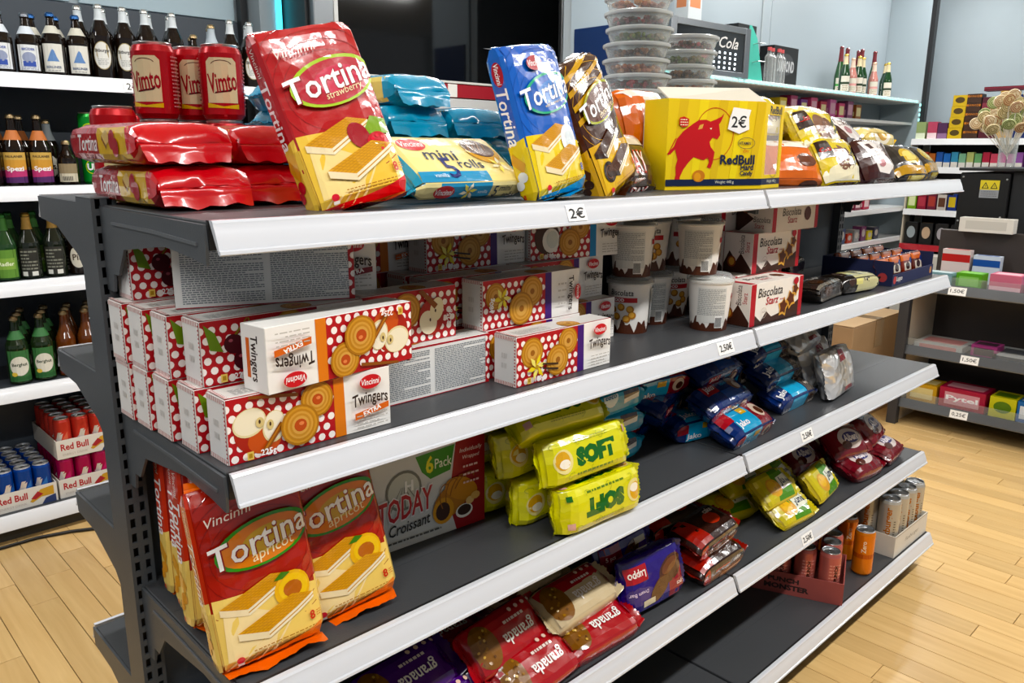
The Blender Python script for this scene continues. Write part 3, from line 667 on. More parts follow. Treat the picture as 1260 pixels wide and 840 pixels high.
@maker
def candy_box():
    """open counter carton, front and a side panel that stands splayed open"""
    t = empty('candy_box'); L, H, D = .262, .192, .09; th = .003; Y = 'e8c81c'
    bull = [(283, 485), (270, 520), (262, 530), (270, 572), (258, 590), (238, 582), (225, 600), (232, 620), (250, 640), (245, 680), (236, 705), (220, 700), (228, 680), (222, 660), (205, 672), (185, 668), (160, 660), (140, 680), (118, 710), (105, 740), (108, 765), (95, 775), (78, 770), (88, 730), (85, 700), (92, 670), (80, 630), (60, 650), (47, 648), (75, 618), (85, 590), (110, 560), (150, 530), (175, 515), (205, 513), (225, 520), (250, 510), (270, 500)]
    px = lambda x, y: ((x - 45) / 425 * L, (790 - y) / 355 * H)
    g = G(); g.box(-L / 2, L / 2, -D / 2, -D / 2 + th, 0, H, Y); g.build('front_panel', CARD, t)
    g = G(); g.box(-L / 2, -L / 2 + th, -D / 2 + th, D / 2, 0, H, Y); g.build('side_panel', CARD, t)
    g = G(); g.box(-L / 2, L / 2, D / 2, D / 2 + th, 0, H * 1.01, 'd6d0c0'); g.build('back_panel', CARD, t)
    g = G(); g.box(-L / 2 + .004, L / 2 - .004, -D / 2 + .004, D / 2 - .001, .0, .004, Y); g.build('bottom_panel', CARD, t)
    g = G(); g.add([(-L / 2, -D / 2, H), (L / 2, -D / 2, H), (L / 2 - .012, -D / 2 + .05, H + .032), (-L / 2 + .004, -D / 2 + .05, H + .026), (-L / 2, -D / 2 + .003, H - .002), (L / 2, -D / 2 + .003, H - .002), (L / 2 - .012, -D / 2 + .052, H + .029), (-L / 2 + .004, -D / 2 + .052, H + .023)], [(0, 1, 2, 3), (7, 6, 5, 4), (0, 3, 7, 4), (1, 5, 6, 2), (3, 2, 6, 7)], 'cfcabc'); g.build('top_flap', CARD, t)
    a = Art(); a.rect(0, 0, L, H, Y)
    for k in range(5): a.poly([(L * (.05 + .2 * k), H * .12), (L * (.12 + .2 * k), H * .12), (L * (.2 + .2 * k), H), (L * (.11 + .2 * k), H)], 'f0d83a' if k % 2 else 'dcb818')
    a.ring(*px(245, 568), .052, .056, .0016, 'c23a18', 40); a.poly([px(*p) for p in bull], 'c0141c')
    for p in (((85, 585), (60, 635), (52, 655), (50, 648), (78, 590)),): a.poly([px(*q) for q in p], 'c0141c')
    a.poly([px(*q) for q in ((178, 535), (195, 530), (190, 548), (172, 552))], 'e0b06a'); a.poly([px(*q) for q in ((222, 545), (232, 545), (228, 552))], 'f4e8c8')
    a.rect(0, H * .045, L, H * .118, '14203e').text('Weight: 440 g', L * .6, H * .08, .052, 'd8d8c8').ell(*px(185, 735), .017, .013, 'c87a1c', 16).ell(*px(180, 738), .009, .009, 'e0a04a', 12)
    a.text('RedBull', *px(353, 670), .096, '1a2340', h=.021, bold=.03).text('Hard', *px(398, 700), .036, '1a2340', bold=.03).text('Candy', *px(396, 727), .036, '1a2340', bold=.03)
    a.ring(*px(388, 603), .024, .0125, .001, '1a2340').text('VITAMIN', *px(380, 603), .034, '1a2340', bold=.02).text('Zinc', *px(388, 634), .018, 'c8402a', shear=.2)
    a.poly([px(*q) for q in ((90, 508), (108, 503), (130, 512), (128, 540), (105, 545), (90, 535))], 'c8201c').lines(*px(94, 540), *px(126, 510), 3, 'f4e6c8', .4, 2, .002, .005)
    printed('front_print', a, lambda u, v, o: (-L / 2 + u, -D / 2 - o, v), t)
    # splayed side panel hinged on the front right edge
    w = .115; hx = Vector((L / 2 + .0005, -D / 2, 0)); dr = Vector((math.cos(R(28)), math.sin(R(28)), 0)); nn = Vector((dr.y, -dr.x, 0))
    P3 = lambda u, v, o: tuple(hx + dr * u + nn * o + Vector((0, 0, v)))
    g = G()
    for z0, z1, u0, u1 in ((0, H * .16, 0, w), (H * .86, H * .985, 0, w), (H * .16, H * .86, 0, w * .14), (H * .16, H * .86, w * .86, w)):
        g.add([P3(u, v, o) for o in (0, -th) for u, v in ((u0, z0), (u1, z0), (u1, z1), (u0, z1))], [(0, 1, 2, 3), (7, 6, 5, 4), (0, 4, 5, 1), (1, 5, 6, 2), (2, 6, 7, 3), (3, 7, 4, 0)], Y)
    g.build('splayed_side_panel', CARD, t)
    g = G(); g.add([P3(u, v, -th * .6) for u, v in ((w * .12, H * .15), (w * .88, H * .15), (w * .88, H * .87), (w * .12, H * .87))], [(0, 1, 2, 3)], 'ccc'); g.build('window_film', CLEAR, t)
    b = Art(); b.text('RedBull', w * .55, H * .915, w * .62, '1a2340', bold=.03).rect(0, H * .045, w, H * .118, '14203e').text('Weight: 440 g', w * .55, H * .08, w * .5, 'd8d8c8').ring(w * .6, H * .135 + .01, .02, .012, .001, '1a2340'); printed('side_print', b, P3, t)
    n = Art(); n.poly([px(*q) for q in ((318, 462), (397, 470), (390, 500), (394, 548), (350, 566), (298, 548), (305, 505))], 'f6f6f4').text('2€', *px(346, 518), .041, '14161a', h=.026, bold=.015)
    printed('price_note', n, lambda u, v, o: (-L / 2 + u, -D / 2 - o - .004, v), t, PAPER)
    g = G(); rr = random.Random(5)
    for k in range(26): g.blob((rr.uniform(-L / 2 + .02, L / 2 + .03), rr.uniform(-D / 2 + .02, D / 2 - .02), .014 + .02 * (k // 9)), .014, .009, .009, ('c8a41c', 'b01a1c', 'd8c87a')[k % 3], rot=rr.uniform(0, 3))
    o = g.build('sweets', GLOSS, t, 180); o['kind'] = 'stuff'
    return t

@maker
def starz_box(face):
    L, H, D = .24, .100, .080; a = Art(); a.rect(0, 0, L, H, 'eee9e2')
    a.rect(0, 0, .022, H, 'b02a34').rect(L - .018, 0, L, H, 'b02a34'); BR_ = '3a2018'
    a.poly([(.022, 0), (L - .018, 0), (L - .018, H * .42), (L * .8, H * .3), (L * .72, H * .52), (L * .6, H * .2), (L * .4, H * .14), (L * .3, H * .3), (L * .2, H * .08), (.022, H * .25)], BR_)
    a.text('Biscolata', L * .36, H * .76, L * .46, '241612', h=.022, shear=.15, bold=.008).text('Starz', L * .4, H * .54, L * .24, 'b02030', h=.019, shear=.2, bold=.015).lines(L * .55, H * .5, L * .66, H * .54, 1, 'b02030', .5, 2, .004, .008)
    def star(cx, cy, r, rot=0):
        pts = [(cx + (r if k % 2 == 0 else r * .62) * math.cos(R(rot + 36 * k)), cy + (r if k % 2 == 0 else r * .62) * math.sin(R(rot + 36 * k))) for k in range(10)]
        a.poly(pts, 'd8a862'); a.poly([(cx + (p[0] - cx) * .78, cy + (p[1] - cy) * .78 + .002) for p in pts], '5a3020')
    star(L * .62, H * .3, .026, 10); star(L * .76, H * .46, .025, 40); star(L * .84, H * .68, .018, 0)
    a.ring(L * .24, H * .28, .013, .013, .001, 'c8c0b4').text('HOT', L * .24, H * .3, .012, BR_); a.ell(L * .84, H * .9, .012, .009, 'b02a34', 14)
    e = Art(); e.rect(0, 0, D, H, 'e8e3dc').poly([(0, 0), (D, 0), (D, H * .1), (D * .6, H * .5), (D * .45, H * .3), (D * .2, H * .55), (0, H * .2)], BR_).text('Biscolata', D * .62, H * .72, H * .46, '241612', h=.014, rot=90, shear=.15).text('Starz', D * .82, H * .66, H * .26, 'b02030', h=.012, rot=90)
    e.ell(D * .3, H * .28, .012, .014, '8a4a2c', 12).ell(D * .3, H * .28, .008, .01, 'd8a862', 10)
    tp = Art(); tp.rect(0, 0, L, D, 'e8e0d8').rect(0, 0, .02, D, 'b02a34').rect(L - .018, 0, L, D, 'b02a34').rect(0, D - .006, L, D, 'b02a34').text('Biscolata', L * .4, D * .6, L * .4, '241612', shear=.15).text('Starz', L * .42, D * .35, L * .2, 'b02030'); tp.ell(L * .75, D * .5, .018, .018, '5a3020', 12)
    return carton('chocolate_biscuit_box', L, H, D, 'e8e3dc', dict(front=a, left=e, right=e, top=tp, back=a))

@maker
def croissant_box():
    L, H, D = .262, .178, .11; a = Art(); a.rect(0, 0, L, H, 'd2d4d2')
    a.poly([(L * .74, 0), (L, 0), (L, H), (L * .74, H), (L * .72, H * .8), (L * .7, H * .6), (L * .66, H * .4)], '9c1a22')
    a.poly([(L * .4, H * .94), (L * .73, H * .97), (L * .69, H * .70), (L * .52, H * .66), (L * .45, H * .76)], '3f8a34'); a.text('6', L * .515, H * .82, .017, 'e8e04a', h=.034, bold=.03).text('Pack', L * .63, H * .81, .038, 'e8f0d8', h=.019, bold=.01)
    a.ell(L * .3, H * .62, .038, .038, '6e716c', 24).ell(L * .3, H * .62, .033, .033, 'c4c8c0', 24)
    for k in range(5): a.poly([(L * .3 + (k - 2) * .003, H * .66), (L * .3 + (k - 2) * .016, H * .42), (L * .3 + (k - 2) * .016 + .004, H * .42), (L * .3 + (k - 2) * .003 + .001, H * .66)], '75786f')
    a.text('H', L * .34, H * .66, .018, 'f4f4f0', bold=.04)
    a.text('TODAY', L * .315, H * .45, L * .46, 'f2eeee', h=.052, rot=5, shear=.2, bold=.05).text('TODAY', L * .315, H * .45, L * .45, 'b81c28', h=.046, rot=5, shear=.2, bold=.02)
    a.text('Croissant', L * .34, H * .235, L * .34, '1a1a1c', h=.022, rot=4, shear=.25, bold=.01).lines(L * .12, H * .07, L * .6, H * .11, 1, '5a5a58', .5, 3, .004, .012)
    a.ell(L * .69, H * .36, .044, .03, 'b87a34', 22, 30).ell(L * .78, H * .46, .04, .022, 'c98c40', 22, -25).ell(L * .62, H * .27, .024, .026, 'd8a050', 18).ell(L * .615, H * .265, .016, .018, '3c2114', 16)
    for k in range(4): a.ring(L * (.66 + .045 * k), H * (.38 + .03 * k), .018, .034, .0022, '9a6024', 14, 15 - 18 * k, 60, 200)
    a.ell(L * .8, H * .2, .02, .014, 'f0eee8', 18).ell(L * .8, H * .21, .016, .0105, '301810', 16).ell(L * .85, H * .3, .01, .008, 'e8c890', 10).ell(L * .9, H * .34, .011, .008, 'e2b878', 10)
    a.text('Individually', L * .86, H * .88, L * .2, 'f0dcd8', shear=.2).text('Wrapped', L * .86, H * .80, L * .15, 'f0dcd8', shear=.2)
    for k in range(3): a.lines(L * .79, H * (.68 - .09 * k), L * .93, H * (.72 - .09 * k), 1, 'e8c8c4', .55, k + 2, .004, .01)
    a.poly([(0, H * .5), (.012, H * .5), (.012, H * .62), (0, H * .62)], '3f8a34').rect(0, H * .66, .014, H * .71, '9c1a22')
    return carton('croissant_box', L, H, D, 'c9cbc9', dict(front=a))

@maker
def soft_pack(seed):
    W, L, T = .088, .225, .07; P = Pillow(W, L, T, .05, seed, .0018, .5); YE = 'd8d414'
    def art(h, big):
        a = Art(); a.rect(0, 0, L, h, YE)
        a.text('SOFT', L * .53, h * .5, L * .48, '17601c', h=h * (.42 if big else .52), bold=.09); a.lines(L * .28, h * .1, L * .75, h * .2, 1, '5a7a1e', .5, seed, .004, .012).lines(L * .3, h * .8, L * .7, h * .9, 2, 'a8a81a', .5, seed + 1, .003, .009)
        a.ell(L * .15, h * .5, .022, h * .26, 'e8dca0', 18).ell(L * .14, h * .52, .017, h * .2, 'd8a848', 16).ell(L * .155, h * .44, .013, h * .1, 'f6f0e0', 14)
        for k in range(7): a.ring(L * (.08 + .13 * k), h * (.16 if k % 2 else .86), .009, .006, .0008, '8a9a18', 12, 30 * k, 0, 250)
        a.rect(L * .9, h * .72, L * .96, h * .88, 'd8b0a8').rect(L * .91, h * .12, L * .96, h * .24, '2f6a2a'); return a
    t = empty('cake_bar_pack'); g = G(); P.body(g, YE, 6, 14, 5); g.build('body', FOIL, t, 60, weld=True)
    top = lambda u, v, o: (lambda p: (p[0], p[1], p[2] + o + .0002))(P.D(v - W / 2, L / 2 - u, T / 2))
    printed('front_print', art(W, True), top, t, FOIL, P.cuts(14, L), P.cuts(6, W), clip=(.003, .002, L - .003, W - .002), smooth=40)
    printed('side_print', art(T, False), P.left, t, FOIL, P.cuts(14, L), P.cuts(5, T), clip=(.003, .002, L - .003, T - .002), smooth=40)
    for e in (-1, 1): g = G(); P.seal(g, e, 'c8c812', .018, 35); g.build('end_seal', FOIL, t, 180, weld=True)
    return t

def bar(name, W, L, T, seed, c, seal, art=None, side=None, m=FOIL, cf=None, puff=.1, wr=.0022, boxy=.6, sl=.02):
    """generic small film pack with print along its length (u = length, reading from the +y end)"""
    P = Pillow(W, L, T, puff, seed, wr, boxy); t = empty(name); g = G(); P.body(g, c, 6, 12, 4, cf); g.build('body', m, t, 60, weld=True)
    if art: printed('front_print', art, lambda u, v, o: (lambda p: (p[0], p[1], p[2] + o + .0003))(P.D(v - W / 2, L / 2 - u, T / 2)), t, m, P.cuts(12, L), P.cuts(6, W), clip=(.004, .003, L - .004, W - .003), smooth=40)
    if side: printed('side_print', side, P.left, t, m, P.cuts(12, L), P.cuts(4, T), clip=(.004, .002, L - .004, T - .002), smooth=40)
    for e in (-1, 1): g = G(); P.seal(g, e, seal, sl, 30); g.build('end_seal', m, t, 180, weld=True)
    return t
@maker
def jako_pack(v, seed):
    W, L, T = .085, .21, .062; B = '1c2f66'
    def mk(h):
        a = Art(); a.rect(0, 0, L, h, B)
        if v == 0: a.rect(L * .18, h * .05, L * .62, h * .95, '2a9ac8').rect(L * .62, 0, L, h, '7a1a24').ell(L * .78, h * .55, .02, h * .3, 'c8b8a8', 16).ell(L * .8, h * .5, .012, h * .18, '4a2418', 12).text('Jako', L * .3, h * .3, .05, 'f4f4f4', h=h * .3, bold=.02).rect(L * .02, h * .5, L * .2, h * .9, 'a01824').rect(L * .42, h * .6, L * .56, h * .85, 'c8a03a')
        elif v == 1: a.rect(L * .25, h * .06, L * .68, h * .94, '2aa6d4').rect(L * .7, 0, L, h, '57514c').text('Jako', L * .14, h * .32, .045, 'f4f4f4', h=h * .3, bold=.02, rot=12).text('MINI', L * .85, h * .35, .03, 'cfc6bc', bold=.02).ell(L * .8, h * .65, .014, h * .2, '3a2418', 12)
        else: a.rect(L * .1, h * .5, L * .36, h * .95, 'a01824').text('Jako', L * .23, h * .72, .042, 'f0e6e6', h=h * .26, bold=.02).rect(L * .36, h * .1, L * .75, h * .5, '2c4c8e').ell(L * .72, h * .6, .02, h * .28, '8a6a58', 14).ell(L * .76, h * .5, .012, h * .16, 'd8ccc0', 12).text('leben', L * .55, h * .72, .03, '4aa8d8')
        return a
    return bar('chocolate_bar_pack', W, L, T, seed, B, '16244e', mk(W), mk(T))
@maker
def granada_pack(v, seed):
    W, L, T = .1, .2, .058; c = ('a41c22', '4a2a6e', 'c8b89a')[v]
    def mk(h):
        a = Art(); a.rect(0, 0, L, h, c)
        if v == 2: a.rect(0, 0, L, h * .4, 'a41c22')
        a.ell(L * .85, h * .5, .03, h * .44, '7a5228', 22)
        rr = random.Random(seed)
        for k in range(16): a.ell(L * .85 + rr.uniform(-.02, .02), h * (.5 + rr.uniform(-.3, .3)), .003, .003, ('5a3818', '9a7038', 'c8a868')[k % 3], 6)
        a.text('granada', L * .42, h * .58, L * .44, 'f2eeea', h=h * .32, bold=.015).lines(L * .25, h * .26, L * .55, h * .36, 1, 'e8d8d0', .6, 3, .004, .01)
        for k in range(4): a.ell(L * (.08 + .1 * k), h * .14, .005, .005, 'e8c8b8', 8)
        a.rect(L * .02, h * .4, L * .1, h * .7, '7a1018' if v != 1 else '321a50'); return a
    return bar('granola_cookie_pack', W, L, T, seed, c, c, mk(W), mk(T), sl=.024)
@maker
def dream_bar_pack(seed):
    W, L, T = .125, .2, .06
    a = Art(); a.rect(0, 0, L, W, '2e2374').rect(0, W * .35, L * .34, W, '8a1a2c').ell(L * .28, W * .42, .045, .028, '4a2c20', 22, 20).ell(L * .5, W * .68, .04, .02, '53331f', 20, 35).ell(L * .3, W * .36, .03, .014, '6a4430', 18, 20)
    a.rect(L * .68, W * .12, L * .98, W * .42, 'a8161e').text('Luppo', L * .83, W * .27, L * .25, 'f6eee8', h=.022, bold=.02, rot=0).text('Dream Bar', L * .83, W * .62, L * .26, 'e8d8f0', bold=.01).rect(L * .6, W * .78, L * .8, W * .9, 'c8c0a8').text('5 pcs', L * .14, W * .75, .03, 'f2dcd8', bold=.02)
    return bar('cake_bar_bag', W, L, T, seed, '2a206c', '2a206c', a, None)
@maker
def cake_pack(seed):
    W, L, T = .1, .2, .062; s = Art(); s.rect(0, 0, L, T, '8a6248').rect(0, T * .5, L, T, '23130f').poly([(0, 0), (L * .2, 0), (L * .12, T), (0, T)], 'a82418').rect(L * .4, T * .1, L * .9, T * .34, 'c89a78').rect(L * .4, T * .2, L * .9, T * .24, '6a3c28').text('strawberry', L * .42, T * .64, L * .34, 'd87a6a', h=.011, bold=.01).text('cake', L * .76, T * .66, L * .18, 'f2ece4', h=.013, bold=.02)
    a = Art(); a.rect(0, 0, L, W, '2a1511').poly([(0, 0), (L * .3, 0), (L * .2, W), (0, W)], '9a2018').ell(L * .6, W * .5, .03, .02, 'b03a2c', 18).text('cake', L * .7, W * .75, L * .2, 'e8dcd0', bold=.02)
    return bar('layer_cake_pack', W, L, T, seed, '2a1410', '8a1c14', a, s, sl=.024)
@maker
def juno_pack(seed):
    W, L, T = .1, .16, .05; a = Art(); a.rect(0, 0, L, W, 'c8b81c').poly([(L * .3, 0), (L * .8, 0), (L * .95, W), (L * .5, W)], '4f8a22').ell(L * .35, W * .45, .03, .028, 'd8a03a', 20).ell(L * .33, W * .5, .02, .018, 'e8bc5a', 16).poly([(L * .52, W * .3), (L * .95, W * .35), (L * .95, W * .75), (L * .55, W * .68)], 'e8ead8').text('Juno', L * .74, W * .52, L * .34, '23304a', h=W * .3, shear=.2, bold=.03)
    return bar('cracker_pack', W, L, T, seed, 'c4b01a', 'c8b81c', a, None, sl=.022)
@maker
def maroon_pack(seed):
    W, L, T = .105, .16, .06; a = Art(); a.rect(0, 0, L, W, '6e1420').ell(L * .48, W * .5, .05, .036, 'cfc4c0', 22).ell(L * .5, W * .52, .036, .02, '4a4a78', 18).text('Albeni', L * .5, W * .52, L * .42, 'eee8ea', h=W * .24, shear=.2, bold=.03).ell(L * .3, W * .3, .02, .014, '4a2018', 14)
    return bar('chocolate_bag', W, L, T, seed, '6e1420', '74141f', a, None, puff=.3, sl=.024)
@maker
def silver_pack(seed):
    W, L, T = .135, .2, .055; a = Art(); a.ell(L * .5, W * .5, .055, .05, 'dedcd8', 24).ell(L * .48, W * .52, .038, .034, 'c9c2b6', 20).poly([(L * .38, W * .7), (L * .62, W * .72), (L * .6, W * .98), (L * .42, W * .98)], 'a03a44').poly([(L * .4, W * .05), (L * .75, W * .05), (L * .7, W * .15), (L * .42, W * .14)], 'a84a52')
    return bar('rice_cake_bag', W, L, T, seed, 'e2e2e2', 'dadada', a, None, m=SILV, wr=.004, sl=.016)
@maker
def dark_choc_pack(v, seed):
    W, L, T = .09, .2, .05; a = Art()
    if v == 0: a.rect(0, 0, L, W, '17120f').poly([(L * .35, 0), (L, 0), (L, W), (L * .5, W)], 'cfcaa0').rect(L * .35, W * .3, L * .52, W * .75, 'e4dd9a').text('Tüg', L * .62, W * .5, .035, '1a1410', h=W * .4, bold=.03).ell(L * .25, W * .5, .02, .02, '3a2216', 14)
    else: a.rect(0, 0, L, W, '2c2420').text('Tugba', L * .55, W * .65, L * .4, 'd8d4cc', h=W * .24, bold=.02).ell(L * .3, W * .4, .03, .02, '4a3020', 16).rect(0, 0, L, W * .16, '7a746a')
    return bar('chocolate_wafer_pack', W, L, T, seed, '1e1815', '241c18', a, a, sl=.02)
@maker
def coconut_bar_pack(seed):
    W, L, T = .1, .19, .06; a = Art(); a.rect(0, 0, L, W, '4aa4c0').poly([(L * .55, W * .25), (L * .85, W * .3), (L * .85, W * .75), (L * .55, W * .7)], '3a2218').poly([(L * .55, W * .25), (L * .85, W * .3), (L * .85, W * .42), (L * .55, W * .36)], 'efe9dc').ell(L * .3, W * .5, .026, .024, 'dbe9ec', 18).text('coco', L * .3, W * .5, .04, '2a6a8a', shear=.2, bold=.02).rect(L * .88, 0, L, W, '3a94b4')
    return bar('coconut_bar_pack', W, L, T, seed, '3f9cba', '4aa4c0', a, a)
@maker
def cookie_bag(v, seed):
    W, L, T = .13, .19, .075; a = Art()
    if v == 'yellow': a.rect(0, 0, L, W, 'd8c23a').poly([(0, 0), (L, 0), (L, W * .25), (L * .5, W * .4), (0, W * .3)], 'ece6cc').ell(L * .4, W * .5, .03, .036, '7a5a4a', 22).ell(L * .56, W * .46, .024, .03, '6a4a3c', 20).poly([(L * .68, W * .3), (L * .95, W * .6), (L * .9, W * .85), (L * .66, W * .55)], '3c4420').poly([(L * .7, W * .4), (L * .92, W * .66), (L * .9, W * .72), (L * .69, W * .48)], 'c8b84a').rect(L * .04, W * .5, L * .24, W * .9, '2a1a16').text('Cizi', L * .14, W * .7, .03, 'c83028', bold=.03); c, s = 'd2ba36', 'd8c23a'
    elif v == 'brown': a.rect(0, 0, L, W, '3a1a18').poly([(L * .1, W * .9), (L * .9, W * .95), (L * .85, W * .3), (L * .6, W * .1), (L * .3, W * .15)], 'ece6e2').text('Cookies', L * .45, W * .62, L * .44, '4a2a24', h=W * .26, shear=.25, bold=.015).ell(L * .78, W * .6, .03, .036, '5a3a2c', 20).ell(L * .42, W * .36, .02, .014, 'b8868a', 16); c, s = '34181a', '34181a'
    elif v == 'orange': a.rect(0, 0, L, W, 'd4641c').poly([(0, W), (L, W), (L * .8, W * .7), (L * .2, W * .75)], 'ece4da').ell(L * .7, W * .4, .03, .02, '5a2a18', 18); c, s = 'd4641c', 'cc5a18'
    elif v == 'gold': a.rect(0, 0, L, W, '1c1816').ell(L * .5, W * .5, .05, .03, 'c8a42c', 22).ell(L * .5, W * .5, .035, .02, 'e6d68a', 18).poly([(0, 0), (L, 0), (L, W * .2), (0, W * .25)], 'b88a1c'); c, s = '1c1816', 'b08a22'
    elif v == 'cream': a.rect(0, 0, L, W, 'dcc88a').ell(L * .5, W * .5, .05, .03, 'f0e8d4', 22).ell(L * .5, W * .5, .03, .018, 'c89a3a', 18).rect(0, W * .8, L, W, 'b8862a'); c, s = 'd8c280', 'c8a23a'
    else: a.rect(0, 0, L, W, '2a1610').text('PAY', L * .5, W * .4, L * .4, 'c02a28', h=W * .4, bold=.05).text('PAY', L * .5, W * .4, L * .37, 'f0e8e4', h=W * .34, bold=.01).poly([(0, W), (L, W), (L, W * .7), (0, W * .72)], 'd8cfc2'); c, s = '2a1610', '2e1812'
    return bar('biscuit_bag', W, L, T, seed, c, s, a, a, puff=.3, wr=.004, sl=.022)

# ---- round things
def cyl(Rf):
    def fn(u, v, o):
        r = (Rf(v) if callable(Rf) else Rf) + o; a = u / (Rf(v) if callable(Rf) else Rf); return (r * math.sin(a), -r * math.cos(a), v)
    return fn
@maker
def biscuit_cup(back):
    t = empty('biscuit_cup'); Rb, Rt, H = .041, .05, .108; Rf = lambda v: Rb + (Rt - Rb) * v / H
    g = G(); g.lathe([(0, 0), (Rb - .002, 0), (Rb, .003), (Rt, H), (Rt + .0025, H + .001), (Rt + .0025, H + .005), (Rt - .003, H + .005), (0, H + .004)], 28, 'ece9e4'); g.build('body', CARD, t, 35)
    g = G(); g.lathe([(Rt + .0028, H + .002), (Rt + .0042, H + .004), (Rt + .0042, H + .012), (Rt - .002, H + .014), (Rt - .006, H + .019), (0, H + .019)], 28, 'fff'); g.build('lid', CLEAR, t, 30)
    g = G(); rr = random.Random(4)
    c = 2 * math.pi * Rb; a = Art()
    pts = [(-c / 2, 0)] + [(-c / 2 + c * k / 54, .02 + .009 * math.sin(k * .72) + .008 * math.sin(k * 1.63 + 1)) for k in range(55)] + [(c / 2, 0)]; a.poly(pts, '4a281c')
    def front(x0):
        a.text('Biscolata', x0, H * .86, .055, '1c1614', h=.013, shear=.15, bold=.008).rect(x0 - .036, H * .66, x0 + .036, H * .76, 'b8202a').text('MOOD', x0 - .008, H * .71, .03, 'fff', bold=.03)
        for k, (x, y) in enumerate(((-.02, .5), (0, .56), (.02, .52), (-.01, .36), (.012, .32), (.024, .4))): a.ell(x0 + x, H * y, .0085, .0085, 'a8702c', 14).ell(x0 + x - .001, H * y + .001, .006, .006, 'd8a860', 12)
    def rear(x0):
        a.rect(x0 - .034, .02, x0 + .034, H * .93, 'dadad6').lines(x0 - .032, H * .34, x0 + .032, H * .9, 20, '84888a', .4, 6, .002, .007).rect(x0 + .008, .008, x0 + .026, .036, 'f4f4f2').many([[(x0 + .009 + .002 * k, .01), (x0 + .0102 + .002 * k, .01), (x0 + .0102 + .002 * k, .032), (x0 + .009 + .002 * k, .032)] for k in range(8)], '222')
    (rear if back else front)(0.); (front if back else rear)(c * .42 if not back else c * .36); 
    printed('wrap_print', a, cyl(Rf), t, CARD, [c * (i / 36 - .5) for i in range(1, 36)] + [c * .5 + c * i / 36 for i in range(0, 14)], [H * k / 3 for k in (1, 2)], smooth=30)
    return t
def can_body(t, Rr, H, c, name='body', m=CANM, band=None):
    g = G(); g.lathe([(0, .004), (Rr * .6, .004), (Rr * .74, 0), (Rr * .84, .002), (Rr, Rr * .28), (Rr, H - Rr * .42), (Rr * .9, H - Rr * .16), (Rr * .82, H - .004)], 20, c, cols=['b8babc', 'b8babc', 'b8babc', c, c, c, c if band is None else band]); g.build(name, m, t, 40)
    g = G(); g.lathe([(Rr * .82, H - .005), (Rr * .86, H - .001), (Rr * .84, H), (Rr * .78, H - .001), (Rr * .74, H - .006), (Rr * .3, H - .005), (0, H - .005)], 20, 'c4c6c8')
    g.build('lid', ALU, t, 40)
    g = G(); g.prism([(-.006, -.014), (.006, -.014), (.008, 0), (.004, .009), (-.004, .009), (-.008, 0)], H - .0045, H - .0025, 'b4b6b8', 'z'); g.build('pull_tab', ALU, t)
def wrapcuts(c, n=20): return [c * (i / n - .5) for i in range(1, n)]
@maker
def soda_can(v):
    t = empty('drink_can'); Rr, H = (.0375, .131); c = dict(vimto='a8121c', red='a8141c', green='1f8a34')[v]; can_body(t, Rr, H, c)
    a = Art(); C = 2 * math.pi * Rr
    if v == 'vimto':
        for x0 in (0, C * .5):
            a.poly([(x0 - .027, .03), (x0 + .027, .03), (x0 + .027, .1), (x0 + .02, .107), (x0 - .02, .107), (x0 - .027, .1)], 'd8c8a4').ring(x0, .095, .018, .008, .0012, '4a1a1a', 16, 0, 10, 170).text('Vimto', x0 + .001, .066, .05, '9a1420', h=.034, rot=8, shear=.1, bold=.02)
            a.poly([(x0 - .028, .022), (x0 + .028, .02), (x0 + .028, .028), (x0, .024), (x0 - .028, .03)], 'd8b024').poly([(x0 - .014, .046), (x0 + .014, .05), (x0 + .018, .056), (x0 + .012, .053), (x0 - .012, .049)], '4a1016')
        a.lines(C * .2, .02, C * .32, .11, 14, 'd89a9a', .35, 4, .002, .006).lines(-C * .32, .02, -C * .2, .11, 14, 'd89a9a', .35, 5, .002, .006)
    elif v == 'red': a.rect(-.03, .03, .03, .1, 'd8b48a').text('Vimto', 0, .065, .05, '9a1420', bold=.02)
    else: a.text('UP', 0, .065, .04, 'fff', bold=.05).ring(0, .065, .026, .026, .003, 'd8e84a')
    printed('wrap_print', a, cyl(Rr), t, CANM, wrapcuts(C), smooth=30); return t
